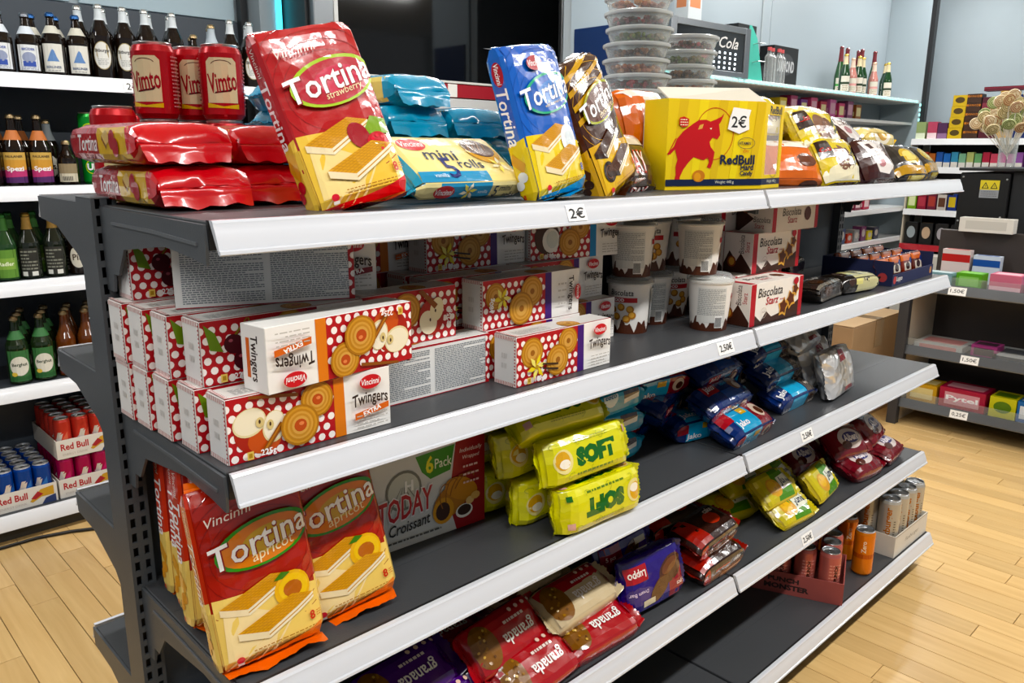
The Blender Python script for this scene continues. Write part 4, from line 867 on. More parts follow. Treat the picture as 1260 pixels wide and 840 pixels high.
@maker
def slim_can(v):
    t = empty('drink_can'); Rr, H = (.034, .19) if v == 'silver' else (.0375, .152) if v == 'tallred' else (.031, .152); c = dict(pink='b8706a', orange='d8803a', silver='b4b0a6', blue='2c4c9a', red='a8282c', coral='d0605a', magenta='a83058', green='2f9a48', tallred='b01c22')[v]; can_body(t, Rr, H, c, band='b8bcc0' if v in ('silver', 'blue', 'orange') else c)
    a = Art(); C = 2 * math.pi * Rr
    if v == 'silver': a.text('Faxburger', -.002, .1, .13, 'a8641c', h=.027, rot=90, bold=.03).lines(.014, .03, .022, .12, 10, '6a6458', .4, 3, .003, .008).rect(-.03, .012, .03, .02, '9a8a6a')
    elif v in ('blue', 'coral', 'magenta', 'red'): a.poly([(-.03, .02), (0, .06), (.03, .1), (.03, .02)], {'blue': '5a86d0', 'coral': 'e08070', 'magenta': 'c85080', 'red': 'c84848'}[v]).poly([(-.012, .04), (.006, .07), (.014, .095), (.004, .09), (.01, .1), (-.004, .1), (-.012, .075), (-.018, .07), (-.006, .06)], 'd8d4d0').text('Red Bull', .002, .026, .034, 'c0202a', bold=.03)
    elif v == 'orange': a.rect(-.05, .06, .05, .075, 'b85a20').text('Zero', 0, .1, .04, 'f2e2c8', bold=.02, rot=90)
    elif v == 'pink': a.lines(-.02, .03, .02, .12, 9, 'd89a92', .4, 3, .004, .01).text('PUNCH', 0, .09, .05, '3a2018', rot=90, bold=.04)
    else: a.rect(-.02, .03, .02, .12, 'e0d0a0' if v == 'tallred' else '8ad060')
    printed('wrap_print', a, cyl(Rr), t, CANM, wrapcuts(C), smooth=30); return t
@maker
def beer_bottle(v):
    t = empty('beer_bottle'); S = dict(blue=(.038, .205, .5, .105), square=(.039, .215, .5, .115), bit=(.037, .262, .6, .15), dark=(.036, .235, .58, .13), spezi=(.038, .248, .52, .125), small=(.036, .16, .5, .085), green=(.038, .238, .5, .12), gold=(.037, .238, .5, .12), radler=(.038, .25, .55, .135), amber=(.034, .25, .55, .135), cherry=(.036, .19, .55, .1), sect=(.036, .26, .5, .12), sectred=(.036, .33, .5, .12), sectpink=(.034, .24, .5, .11))[v]
    Rr, H, _, sh = S; gc = dict(green='1c3c1c', gold='141a10', radler='16260f', amber='5a2c0a', sect='143a1c', sectred='1a4a20', sectpink='b87a70').get(v, '150c07'); rn = .0125
    prof = [(0, .003), (Rr * .7, 0), (Rr, .005), (Rr, sh), (Rr * .96, sh + .012), (Rr * .72, sh + (H - sh) * .3), (rn * 1.25, sh + (H - sh) * .55), (rn, H - .02), (rn * 1.12, H - .014), (rn * 1.05, H - .004)]
    g = G(); g.lathe(prof, 18, gc); g.build('glass', GLASSD, t, 45)
    cc = dict(blue='8a8f98', square='3a6aa8', bit='d0d0cc', sect='c8a84a', sectred='6a1420', sectpink='d8b8a0', gold='a8843a', green='3a7a3a').get(v, 'b8a078')
    g = G(); g.lathe([(rn * 1.25, H - .014), (rn * 1.2, H - .006), (rn * .9, H), (0, H)], 14, cc); g.build('cap', ALU if v not in ('sectred', 'sectpink') else FOIL, t, 40)
    a = Art(); C = 2 * math.pi * Rr; l0, l1 = .012, sh - .008; m_ = (l0 + l1) / 2
    if v == 'blue': a.rect(-.036, l0, .036, l1, 'd8dcde').ell(0, m_, .022, .018, '8a94b0', 16).rect(-.02, m_ - .03, .02, m_ - .012, '2a4aa0').text('BRÜDER', 0, l1 - .014, .04, '2a4aa0', bold=.02).lines(-.024, l0 + .002, .024, l0 + .012, 2, '7a86a4', .4, 2)
    elif v == 'square': a.rect(-.034, l0, .034, l1, 'd6d5cc').poly([(-.02, m_ - .012), (.02, m_ - .012), (.012, m_ + .004), (.006, m_ + .024), (0, m_ + .03), (-.006, m_ + .02), (-.012, m_ + .006)], '5a82b8').text('BERLINER', 0, l0 + .016, .05, '4a5a78', bold=.02).lines(-.02, l0 + .002, .02, l0 + .008, 1, '8a8a88', .5, 3)
    elif v == 'bit': a.ell(0, m_ + .004, .032, .05, '9a8a5a', 26).ell(0, m_ + .004, .03, .047, 'd8d8d2', 26).text('Bitburger', 0, m_ + .02, .052, '2a2a2c', h=.016, bold=.02).lines(-.018, m_ - .03, .018, m_ - .006, 4, '9a9c9a', .4, 4)
    elif v == 'dark': a.ell(0, m_, .03, .04, 'c8c4b4', 22).text('Pils', 0, m_, .04, '3a2a1a', bold=.02)
    elif v == 'spezi': a.poly([(-.04, l0), (.04, l0), (.04, l0 + .03), (0, l0 + .036), (-.04, l0 + .03)], '4a1a5a').poly([(-.04, l0 + .018), (.04, l0 + .022), (.04, l0 + .05), (-.04, l0 + .046)], 'b82a6a').rect(-.04, l0 + .045, .04, l1 - .022, 'c8902a').rect(-.04, l1 - .026, .04, l1, 'c8a24a').text('Spezi', 0, m_ - .006, .056, 'f4eef0', h=.022, bold=.03).text('PAULANER', 0, l1 - .014, .056, '2a1a14', bold=.02)
    elif v == 'small': a.rect(-.034, l0, .034, l1, 'c8c0a8').rect(-.034, l0 + .03, .034, l1, '8a7a5a').many([[(-.02 + .004 * k, l0 + .004), (-.018 + .004 * k, l0 + .004), (-.018 + .004 * k, l0 + .02), (-.02 + .004 * k, l0 + .02)] for k in range(9)], '222')
    elif v == 'green': a.rect(-.04, l0, .04, l1, '5a8a2a').rect(-.03, m_ - .02, .03, m_ + .02, '7aa43a').text('Radler', 0, m_, .05, 'e8f0d0', bold=.02)
    elif v == 'gold': a.rect(-.034, l0, .034, l1, '23241e').lines(-.028, l0 + .02, .028, l1 - .006, 6, '7a7c70', .45, 5).rect(-.026, l0, -.008, l0 + .016, 'd8d8d0').rect(.006, l0, .026, l0 + .016, 'd8d8d0')
    elif v == 'radler': a.rect(-.04, l0, .04, l1, '2f6a34').ell(0, m_, .033, .036, 'd8d6c8', 24).text('Berghut', 0, m_ + .004, .052, '1f3a20', bold=.02).rect(-.04, l0 + .005, .04, l0 + .018, '1f5a28').ell(-.02, m_ - .03, .01, .008, 'd8b83a', 12)
    elif v == 'amber': a.rect(-.03, l0, .03, l1 - .01, '7a2a2a').ell(0, m_, .026, .03, 'c84a3a', 20).text('TWIST', 0, m_ + .014, .04, 'f0d8a0', bold=.03).ell(.004, m_ - .022, .016, .014, 'd8b83a', 14)
    elif v == 'cherry': a.rect(-.03, l0, .03, l1, '8a2a34')
    else: a.rect(-.032, l0, .032, l1, 'd8d2c2').rect(-.032, m_ - .006, .032, m_ + .01, {'sect': '2a3a24', 'sectred': '4aa84a'}.get(v, 'd89a94')).lines(-.02, l0 + .004, .02, m_ - .01, 3, '8a7a5a', .4, 3)
    printed('label_print', a, cyl(Rr), t, PAPER, wrapcuts(C), smooth=30)
    nl = dict(blue='c8d0d8', square='c4c2b4', bit='c8d0d4', spezi='b8682a', radler='2f6a34', sect='d8c8a0', sectred='6a1420', sectpink='e0c4b0', gold='a8843a', green='3a7a2c', dark='a8b4bc').get(v)
    if nl:
        zt = H - .016; zb = sh + (H - sh) * (.5 if v in ('bit', 'gold', 'sect', 'sectpink', 'green', 'sectred') else .28); g = G()
        rf = lambda z: next(a0[0] + (b0[0] - a0[0]) * (z - a0[1]) / (b0[1] - a0[1]) for a0, b0 in zip(prof, prof[1:]) if a0[1] <= z <= b0[1] and b0[1] > a0[1])
        zt = zt if v in ('bit', 'gold', 'sect', 'sectpink', 'dark', 'green', 'sectred') else sh + (H - sh) * .55
        g.lathe([(rf(zb + (zt - zb) * k / 5) + .0007, zb + (zt - zb) * k / 5) for k in range(6)], 18, nl); g.build('neck_label', PAPER, t, 60)
    return t
@maker
def sweet_tub(seed):
    t = empty('sweet_tub'); Rb, Rt, H = .08, .089, .0315
    g = G(); g.lathe([(0, .001), (Rb - .006, .001), (Rb, .006), (Rt, H), (Rt - .0015, H), (Rb - .002, .007), (Rb - .008, .003), (0, .003)], 28, 'fff'); g.build('bowl', CLEAR, t, 40)
    g = G(); g.lathe([(Rt - .002, H), (Rt + .005, H), (Rt + .006, H + .003), (Rt + .006, H + .008), (Rt + .001, H + .0105), (Rt - .008, H + .0085), (0, H + .0085)], 28, 'fff'); g.build('lid', FROST, t, 40)
    g = G(); rr = random.Random(seed); pal = [('5a3a2c', '8a5a3c', '3a241c'), ('7a8a4a', '5a6a3a', '8a7a5a'), ('a83a44', '6a2a30', '4a3a34'), ('b86a4a', '8a4a34', 'c88a5a')][seed % 4]
    for k in range(90):
        a = rr.uniform(0, 6.28); r = (Rb - .012) * math.sqrt(rr.uniform(.15, 1)); g.blob((r * math.cos(a), r * math.sin(a), rr.choice((.010, .016, .021))), rr.uniform(.008, .013), rr.uniform(.006, .009), .007, rr.choice(pal), 5, 3, rr.uniform(0, 3))
    o = g.build('sweets', GLOSS, t, 180); o['kind'] = 'stuff'; return t
def tray(name, L, D, H, c, arts=None, th=.003, front=None, m=KRAFT):
    """low open card tray, base centred"""
    t = empty(name); fh = H if front is None else front
    for nm, b in (('front_wall', (-L / 2, L / 2, -D / 2, -D / 2 + th, 0, fh)), ('back_wall', (-L / 2, L / 2, D / 2 - th, D / 2, 0, H)), ('side_wall', (-L / 2, -L / 2 + th, -D / 2 + th, D / 2 - th, 0, H)), ('side_wall', (L / 2 - th, L / 2, -D / 2 + th, D / 2 - th, 0, H)), ('bottom', (-L / 2 + th, L / 2 - th, -D / 2 + th, D / 2 - th, 0, th))):
        g = G(); g.box(*b, c); g.build(nm, m, t)
    for k, a in (arts or {}).items():
        fn = {'front': lambda u, v, o: (-L / 2 + u, -D / 2 - o, v), 'left': lambda u, v, o: (-L / 2 - o, D / 2 - u, v)}[k]; printed(k + '_print', a, fn, t, m)
    return t

# ================================================================ goods on the gondola
ORD = ['first', 'second', 'third', 'fourth', 'fifth', 'sixth', 'seventh', 'eighth', 'ninth', 'tenth', 'eleventh', 'twelfth', 'thirteenth', 'fourteenth']
def rotm(*ms):
    M = Matrix.Identity(3)
    for m in ms: M = M @ m
    return M
RX = lambda a: Matrix.Rotation(R(a), 3, 'X'); RY = lambda a: Matrix.Rotation(R(a), 3, 'Y'); RZ = lambda a: Matrix.Rotation(R(a), 3, 'Z')
FACE = Matrix(((0, -1, 0), (0, 0, -1), (1, 0, 0)))      # a bar pack stood on its long edge, printed face towards -Y
LIE = RZ(90)                                            # a bar pack lying flat along X, its side towards -Y
def setm(kind, c, M, label, cat, group=None): return put(kind, tuple(c), tuple(M.to_euler('XYZ')), label, cat, group)
Z1, Z2, Z3, Z4, Z5 = ZS

# ---- second shelf: spotted biscuit cartons
BH, BL, BD = .0885, .25, .054
def bc(fl, face, x, y, lv, label, yaw=0., turn=0, group='spotted shortbread cartons on the second shelf'):
    """x, y: near left lower corner; turn 1: upside down, 2: rear side out"""
    c = Vector((x, y, Z2 + .0003 + BH * lv)) + RZ(yaw) @ Vector(((BL if face < 3 else .19) / 2 + (.012 if face == 3 else 0), BD / 2, 0)); M = RZ(yaw)
    if turn == 1: M = M @ RY(180); c.z += .088
    if turn == 2: M = M @ RZ(180)
    return setm(('biscuit_carton', fl, face), c, M, label, 'biscuit box', group)
bc('apple', 1, .016, .031, 0, 'red spotted apple and cinnamon shortbread carton at the front edge beside the end bracket')
for k, (x, y) in enumerate(((.006, .100), (-.001, .168), (-.005, .234), (-.007, .298))): bc('cherry', 1, x, y, 0, ORD[k] + ' red spotted cherry shortbread carton behind the apple one, bottom layer at the end')
for k, (x, y) in enumerate(((.020, .100), (.004, .167), (-.004, .233), (-.009, .298))): bc('cherry', 1, x, y, 1, ORD[k] + ' red spotted cherry carton from the front, second layer at the shelf end')
bc('apple', 1, .066, .012, 1, 'upside down apple shortbread carton lying on top of the front apple carton', 6.5, 1)
bc('apple', 3, .262, .112, 1, 'short spotted apple carton with sideways weight print, raised behind the upside down one', 1)
bc('apple', 1, .272, .096, 0, 'carton turned to show its grey small print, on the shelf between apple and vanilla cartons', 0, 2)
bc('cherry', 1, .012, .309, 2, 'red spotted cherry carton on the top layer, tucked under the end bracket')
bc('cherry', 1, .031, .200, 2, 'carton lying askew with its grey small print facing out, top layer at the end', -21, 2)
bc('cherry', 1, .100, .242, 2, 'white ended cherry carton standing behind the askew small print carton', -20)
bc('apple', 1, .290, .306, 2, 'orange ribboned apple carton on the top layer at the back panel')
bc('cherry', 1, .290, .306, 1, 'white ended carton at the back panel, second layer, under the orange ribboned one')
bc('cherry', 1, .290, .306, 0, 'bottom carton of the back stack behind the small print carton')
bc('vanilla', 1, .527, .033, 0, 'vanilla flower shortbread carton lying at the front edge of the second shelf')
bc('vanilla', 1, .520, .106, 0, 'vanilla carton directly behind the front vanilla carton, bottom layer')
bc('vanilla', 2, .517, .107, 1, 'vanilla carton with lettering running down its white end, raised behind the front one')
for lv in (0, 1):
    for k, y in enumerate((.174, .241)): bc('vanilla', 1, .452, y, lv, ('bottom' if lv == 0 else 'second') + ' layer vanilla carton behind the sideways lettered one, ' + ('nearer' if k == 0 else 'farther') + ' of two')
bc('vanilla', 1, .500, .239, 2, 'vanilla carton on the topmost layer just under the price rail')
bc('coconut', 1, .752, .226, 2, 'coconut shortbread carton with blue stripe on the topmost layer', -9)
bc('vanilla', 1, .705, .205, 1, 'white ended carton under the coconut carton, second layer by the cups')
bc('vanilla', 1, .712, .174, 0, 'vanilla carton standing on the shelf beside the biscuit cups')
CG = 'biscuit cups on the second shelf'
for b, x, y, z, rz, lb in ((1, 1.193, .083, 0, -50, 'white biscuit cup with barcode and small print nearest the front edge'), (1, 1.148, .218, 0, -45, 'biscuit cup with barcode, lower layer, behind the front cup'), (0, 1.035, .19, 0, -75, 'biscuit cup half hidden behind a white carton end, lower layer'), (0, 1.262, .242, 0, -40, 'biscuit cup in the shade at the back of the lower layer'),
                           (1, 1.03, .185, 1, -58, 'upper biscuit cup covered in grey small print beside the cartons'), (0, 1.138, .222, 1, -52, 'upper biscuit cup showing cookies and a red band'), (1, 1.172, .105, 1, -60, 'upper biscuit cup with grey small print above the front cup'), (0, 1.262, .225, 1, -25, 'upper biscuit cup at the back, red band in the shade')):
    put(('biscuit_cup', b), (x, y, Z2 + .0003 + .1275 * z), R(rz), lb, 'biscuit cup', CG)
SG = 'chocolate star biscuit boxes'
def sb(x, y, z, label, yaw=0., flat=False):
    H, D, L = .1, .08, .24; c = Vector((x, y, Z2 + .0003 + z)) + RZ(yaw) @ Vector((L / 2, D / 2 if not flat else H, 0)); M = RZ(yaw)
    if flat: M = M @ RX(90); c.z += D / 2
    setm(('starz_box', 1), c, M, label, 'biscuit box', SG)
sb(1.262, .018, 0, 'white and red star biscuit box at the front edge of the second shelf', -1)
for k, y in enumerate((.112, .194, .276)): sb(1.335, y, 0, ORD[k] + ' star biscuit box behind the front one, bottom layer')
sb(1.400, .100, .1005, 'star biscuit box set back on the second layer, front fully showing')
for k, y in enumerate((.182, .264)): sb(1.400, y, .1005, ('nearer' if k == 0 else 'farther') + ' star biscuit box showing only its end on the second layer')
sb(1.452, .082, .201, 'star biscuit box lying flat on the top of the stack, right under the rail', 0, True)
sb(1.385, .185, .201, 'star biscuit box lying flat behind the topmost one', 0, True)
DG = 'dark chocolate wafer packs'
setm(('dark_choc_pack', 0, 1), (1.93, .088, Z2 + .026), RZ(-6) @ LIE, 'black chocolate wafer pack with cream end beside the blue display tray', 'wafer pack', DG)
setm(('dark_choc_pack', 1, 2), (1.745, .092, Z2 + .026), RZ(8) @ LIE, 'dark chocolate wafer pack on the shelf beside the star biscuit boxes', 'wafer pack', DG)
setm(('dark_choc_pack', 0, 1), (1.72, .22, Z2 + .026), RZ(20) @ LIE, 'dark chocolate wafer pack at the back, lower of two', 'wafer pack', DG)
setm(('dark_choc_pack', 1, 2), (1.745, .20, Z2 + .079), RZ(16) @ LIE, 'dark chocolate wafer pack lying on top of the others', 'wafer pack', DG)
a = Art(); a.rect(0, 0, .37, .035, '17204a').text('Luppo', .06, .018, .05, 'e8e0d8', bold=.02).ell(.02, .018, .012, .012, 'b8383a', 16).ell(.345, .018, .01, .012, 'b87a4a', 14)
al = Art(); al.rect(0, 0, .22, .075, '17204a').ell(.19, .025, .014, .014, 'b8383a', 16).text('Luppo', .12, .025, .06, 'c84a4a', bold=.02)
t = tray('display_tray', .37, .22, .075, '1a2450', dict(front=a, left=al), front=.035); t.location = (2.292, .145, Z2 + .0005); t.rotation_euler.z = R(2)
tag(t, 'dark blue card display tray of chocolate bars near the far shelf end', 'display tray')
@maker
def tray_bar(v):
    W, L, T = .062, .088, .026; a = Art(); a.rect(0, 0, L, W, '5a2418' if v else '7a2a1c').rect(0, W * .62, L, W, 'c86a3a').poly([(L * .2, W * .1), (L * .8, W * .1), (L * .8, W * .55), (L * .2, W * .5)], 'd8d0c4').ell(L * .5, W * .34, .016, .012, '3a2018', 14).ell(L * .8, W * .6, .01, .01, '2a3a7a', 10)
    return bar('chocolate_bar', W, L, T, 5 + v, '6a281c', 'b05a30', a, a, puff=.05, wr=.001, sl=.008)
for r in range(3):
    for k in range(4):
        setm(('tray_bar', (r + k) % 2), (2.155 + .089 * k + .003 * r, .085 + .062 * r, Z2 + .047 + .004 * r), RX(-14) @ FACE, 'brown chocolate bar in the blue tray, ' + ORD[k] + ' along in the ' + ('front', 'middle', 'back')[r] + ' row', 'chocolate bar', 'chocolate bars in the display tray')

# ---- third shelf
AG = 'orange apricot wafer packs standing on the third shelf'
def st(kind, x, y, z, lean, yaw, roll, label, group, T=TT, Ln=TL):
    loc, rot = stand(x, y, z + .006, Ln, T, lean, yaw, roll); return put(kind, loc, rot, label, 'wafer pack', group)
st(('wafer_pack', 'apricot', 1), .066, .036, Z3 + .002, 8, -6, -4, 'orange and red apricot wafer pack standing at the very front edge', AG)
st(('wafer_pack', 'apricot', 2), .210, .058, Z3 + .002, 7, -10, -9, 'apricot wafer pack standing beside the croissant carton', AG)
for k, (x, y, l, yw, ro) in enumerate(((.088, .112, 7, -3, 1), (.08, .166, 6, 0, 2), (.092, .222, 6, 2, 3), (.095, .280, 5, 0, 2))):
    st(('wafer_pack', 'apricot', 1 + k % 2), x, y, Z3 + .002, l, yw, ro, ORD[k] + ' apricot wafer pack in the row behind the front one', AG)
setm(('croissant_box',), (.452, .235, Z3 + .0005), RZ(-4), 'grey croissant carton with a red end and green six pack flash', 'croissant box')
SFG = 'yellow soft cake bar packs'
for k, (x, y, z, M, lb) in enumerate((
        (.735, .026, .047, RZ(-2) @ RX(-8) @ RY(180) @ FACE, 'yellow cake bar pack at the bottom front, green lettering upside down'),
        (.718, .050, .138, RZ(-2) @ RX(-16) @ FACE, 'yellow cake bar pack in the middle of the front pile, lettering upright'),
        (.69, .10, .208, RZ(-4) @ RX(-52) @ RY(180) @ FACE, 'yellow cake bar pack tipped back on top of the pile'),
        (.708, .120, .046, RZ(3) @ FACE, 'yellow cake bar pack second from the front, bottom layer'),
        (.690, .205, .046, RZ(-2) @ FACE, 'yellow cake bar pack third from the front, bottom layer'),
        (.690, .150, .136, RZ(4) @ RX(-10) @ FACE, 'yellow cake bar pack behind the middle one, second layer'),
        (.690, .235, .136, RZ(-3) @ RX(-5) @ FACE, 'yellow cake bar pack at the back of the second layer'))):
    setm(('soft_pack', 1 + k % 3), (x, y, Z3 + z), M, lb, 'cake bars', SFG)
for k in range(4): setm(('coconut_bar_pack', 1 + k % 2), (.985 + .008 * (k % 2), .215 + .01 * (k % 2), Z3 + .031 + .061 * k), RZ((3, -4, 2, -2)[k]) @ LIE, 'pale blue coconut bar pack beside the yellow pile, ' + ('bottom', 'second', 'third', 'top')[k] + ' of the stack', 'bar pack', 'pale blue coconut bar packs')
JG = 'blue chocolate bar packs heaped on the third shelf'
for k, (v, x, y, z, yaw, tl, lb) in enumerate((
        (0, 1.355, .072, .033, 4, 24, 'blue and red chocolate bar pack nearest the front edge'), (2, 1.335, .125, .095, 5, 26, 'dark blue chocolate bar pack lying on the front one'), (1, 1.690, .125, .033, 2, 20, 'bright blue bar pack on the shelf beside the silver bags'),
        (1, 1.675, .165, .095, 3, 24, 'bright blue bar pack in the middle of the heap by the silver bags'), (1, 1.66, .200, .157, 2, 26, 'bright blue bar pack on the very top of the heap'), (2, 1.38, .185, .152, 4, 26, 'blue bar pack with cyan stripe high in the heap on the croissant side'),
        (0, 1.29, .165, .033, -12, 5, 'blue bar pack in the shade behind the front one, bottom layer'), (2, 1.20, .215, .095, 20, 15, 'dark blue bar pack at the shaded end of the heap, middle layer'), (0, 1.17, .225, .155, -8, 15, 'dark blue bar pack with red end at the shaded end, top layer'), (1, 1.47, .22, .033, 6, 8, 'blue bar pack at the back of the bottom layer'), (2, 1.18, .285, .033, 10, 8, 'dark blue bar pack deepest at the shaded end'), (1, 1.52, .25, .095, -4, 10, 'blue bar pack at the back of the middle layer'))):
    setm(('jako_pack', v, 1 + k % 2), (x, y, Z3 + z), RZ(yaw) @ RX(tl) @ LIE, lb, 'chocolate bars', JG)
for k, (x, y, z, yaw, ln, lb) in enumerate(((1.90, .085, .072, 6, 16, 'shiny silver bag with red mark standing nearest the front edge'), (1.925, .165, .08, 3, 20, 'shiny silver bag standing behind the front silver bag'), (1.90, .245, .085, -4, 18, 'shiny silver bag at the back, top peeking over the others'), (1.84, .20, .175, 8, 60, 'shiny silver bag lying across the tops of the others'))):
    setm(('silver_pack', 1 + k % 2), (x, y, Z3 + z), RZ(yaw) @ RX(-ln) @ FACE, lb, 'snack bag', 'silver snack bags')

# ---- fourth shelf
GG = 'oat cookie packs on the fourth shelf'
for k, (v, x, y, z, M, lb) in enumerate((
        (0, .60, .055, .034, RZ(4) @ RX(35) @ LIE, 'red oat cookie pack at the front edge, lettering on its face'), (0, .575, .115, .086, RZ(6) @ RX(42) @ LIE, 'red oat cookie pack propped behind the front red one'),
        (0, .79, .062, .032, RZ(-2) @ RX(20) @ LIE, 'red oat cookie pack beside the purple cake bag'), (2, .775, .105, .092, RZ(3) @ RX(25) @ LIE, 'beige and red oat cookie pack lying on a red one'),
        (1, .365, .062, .034, RZ(3) @ RX(35) @ LIE, 'purple oat cookie pack at the lower left, front edge'), (1, .345, .13, .088, RZ(5) @ RX(30) @ LIE, 'purple oat cookie pack in the shade above the front purple one'),
        (0, .74, .22, .034, RZ(0) @ LIE, 'red oat cookie pack at the back, bottom layer'), (2, .72, .21, .094, RZ(5) @ LIE, 'beige oat cookie pack at the back, second layer'), (0, .52, .24, .034, RZ(-3) @ LIE, 'red oat cookie pack deepest on the shelf'))):
    setm(('granada_pack', v, 1 + k % 2), (x, y, Z4 + z), M @ RZ(180), lb, 'cookie pack', GG)
setm(('dream_bar_pack', 1), (1.0, .078, Z4 + .07), RZ(-3) @ RX(-14) @ RY(180) @ FACE, 'purple cake bar bag with red corner leaning at the front edge', 'cake bag', 'purple cake bar bags')
setm(('dream_bar_pack', 2), (1.01, .165, Z4 + .072), RZ(2) @ RX(-12) @ FACE, 'purple cake bar bag leaning behind the front one', 'cake bag', 'purple cake bar bags')
KG = 'brown layer cake packs'
for k, (x, y, z, yaw, tl, lb) in enumerate(((1.235, .068, .033, 2, 8, 'brown strawberry cake pack on the shelf at the front edge'), (1.235, .085, .097, 5, 14, 'dark cake pack lying on the front strawberry cake pack'), (1.22, .185, .033, -6, 0, 'dark cake pack behind, bottom layer'), (1.225, .18, .097, -10, 6, 'dark cake pack behind, top layer'))):
    setm(('cake_pack', 1 + k % 2), (x, y, Z4 + z), RZ(yaw) @ RX(tl) @ LIE, lb, 'cake pack', KG)
for k, (x, y, z, M, lb) in enumerate(((1.60, .07, .028, RZ(-4) @ RX(28) @ LIE, 'yellow cracker pack lowest at the front edge'), (1.585, .115, .082, RZ(-2) @ RX(38) @ LIE, 'yellow cracker pack propped on the lowest one'), (1.805, .08, .05, RZ(8) @ RX(48) @ LIE, 'yellow and green cracker pack leaning at the front, beside the maroon bags'), (1.49, .20, .03, RZ(-12) @ RX(20) @ LIE, 'yellow cracker pack in the shade beside the cake packs'), (1.73, .185, .05, RZ(4) @ RX(40) @ LIE, 'yellow cracker pack at the back of the pile'), (1.56, .215, .085, RZ(-6) @ RX(30) @ LIE, 'yellow cracker pack high at the back, half hidden by the rail'))):
    setm(('juno_pack', 1 + k % 3), (x + .045, y, Z4 + z), M, lb, 'cracker pack', 'yellow cracker packs')
for k, (x, y, z, M, lb) in enumerate(((2.055, .075, .032, RZ(-6) @ RX(14) @ LIE, 'maroon chocolate bag flat at the front edge beside the yellow packs'), (2.285, .078, .033, RZ(6) @ RX(14) @ LIE, 'maroon chocolate bag flat at the far shelf end'), (2.04, .12, .10, RZ(-14) @ RX(42) @ LIE, 'maroon chocolate bag propped up behind the flat one'), (2.25, .125, .10, RZ(10) @ RX(38) @ LIE, 'maroon chocolate bag on top at the far shelf end'), (2.10, .235, .05, RZ(2) @ RX(36) @ LIE, 'maroon chocolate bag at the back of the pile'), (1.93, .215, .045, RZ(-8) @ RX(36) @ LIE, 'maroon chocolate bag in the shade behind the yellow packs'))):
    setm(('maroon_pack', 1 + k % 3), (x + (.06 if x < 2.2 else .035), y, Z4 + z), M, lb, 'chocolate bag', 'maroon chocolate bags')

# ---- base shelf
a = Art(); a.rect(0, 0, .3, .07, '94443e').text('PUNCH', .13, .047, .09, '2a1412', h=.016, bold=.05).text('MONSTER', .14, .024, .13, '2a1412', h=.018, bold=.05)
t = tray('can_tray', .30, .20, .07, '9a4a44', dict(front=a)); t.location = (1.838, .125, Z5 + .0005); t.rotation_euler.z = R(-67.8); tag(t, 'pink card tray of cans set askew over the base shelf edge', 'can tray')
Mt = RZ(-67.8)
for i in range(4):
    for j in range(3):
        p = Vector((1.838, .125, Z5 + .004)) + Mt @ Vector((-.105 + .07 * i, -.064 + .064 * j, 0)); put(('slim_can', 'pink'), tuple(p), R(-66 + 12 * (i - j)), 'pink drink can in the askew tray, ' + ORD[j] + ' row, ' + ORD[i] + ' from the back', 'drink can', 'pink cans in the card tray')
for k, (x, y, lb) in enumerate(((2.045, -.004, 'orange drink can standing free at the base shelf edge'), (2.10, .075, 'orange drink can behind the free standing one'), (2.03, .16, 'orange drink can in the shade at the back'))): put(('slim_can', 'orange'), (x, y, Z5 + .0003), R(-68 + 14 * k), lb, 'drink can', 'orange cans on the base shelf')
a = Art(); a.rect(0, 0, .285, .075, 'd8d2c6').text('Faxburger', .15, .036, .12, '8a8274', h=.018, shear=.3).rect(0, .07, .285, .075, 'b8b0a2')
al = Art(); al.rect(0, 0, .225, .075, 'd2ccc0').text('Fax', .09, .035, .05, '9a9284', shear=.3)
t = tray('can_tray', .285, .225, .075, 'cfc8ba', dict(front=a, left=al)); t.location = (2.352, .072, Z5 + .0005); tag(t, 'cream card tray of silver cans at the far end of the base shelf', 'can tray')
for i in range(4):
    for j in range(3): put(('slim_can', 'silver'), (2.352 - .1035 + .069 * i, .072 - .07 + .07 * j, Z5 + .004), R(-66 + 8 * i - 6 * j), 'silver beer can in the cream tray, ' + ('front', 'middle', 'back')[j] + ' row, ' + ORD[i] + ' along', 'beer can', 'silver cans in the cream tray')

# ---- top shelf
CHG = 'red cherry wafer packs lying at the shelf end'
for x, y, k, yaw, lb in ((.080, .310, 0, 0, 'red cherry wafer pack on the shelf at the upright, lower of its stack'), (.062, .325, 1, 1, 'red cherry wafer pack on the shelf at the upright, upper of its stack'), (.224, .350, 0, -2, 'red cherry wafer pack behind the big strawberry pack, lower of its stack'), (.216, .36, 1, 1, 'red cherry wafer pack behind the big strawberry pack, upper of its stack')):
    put(('lying_wafer_pack', 'cherry', 1 + k), (x, y, Z1 + .030 + .058 * k), R(yaw), lb, 'wafer pack', CHG)
CP = [(.287, .558, 'in front, its label fully showing'), (.268, .635, 'second, half hidden by the front one'), (.190, .615, 'outermost, beside the lone red can')]
for k, (x, y, lb) in enumerate(CP):
    put(('soda_can', 'red'), (x, y, Z1 + .0003), R(20 * k), 'red drink can in the hidden lower layer, ' + ORD[k] + ' of three', 'drink can', 'lower layer of red cans')
    put(('soda_can', 'vimto'), (x, y, Z1 + .1315), R((-24, -18, -48)[k]), 'red fruit drink can on the upper layer, ' + lb, 'drink can', 'upper layer of red fruit drink cans')
put(('slim_can', 'tallred'), (.112, .615, Z1 + .0003), R(-22), 'red can with beige panel peeping over the cherry packs', 'drink can')
st(('wafer_pack', 'strawberry', 3), .262, .060, Z1 + .002, 17, -3, -12, 'large red strawberry wafer pack leaning upright at the front of the top shelf', 'upright wafer packs on the top shelf')
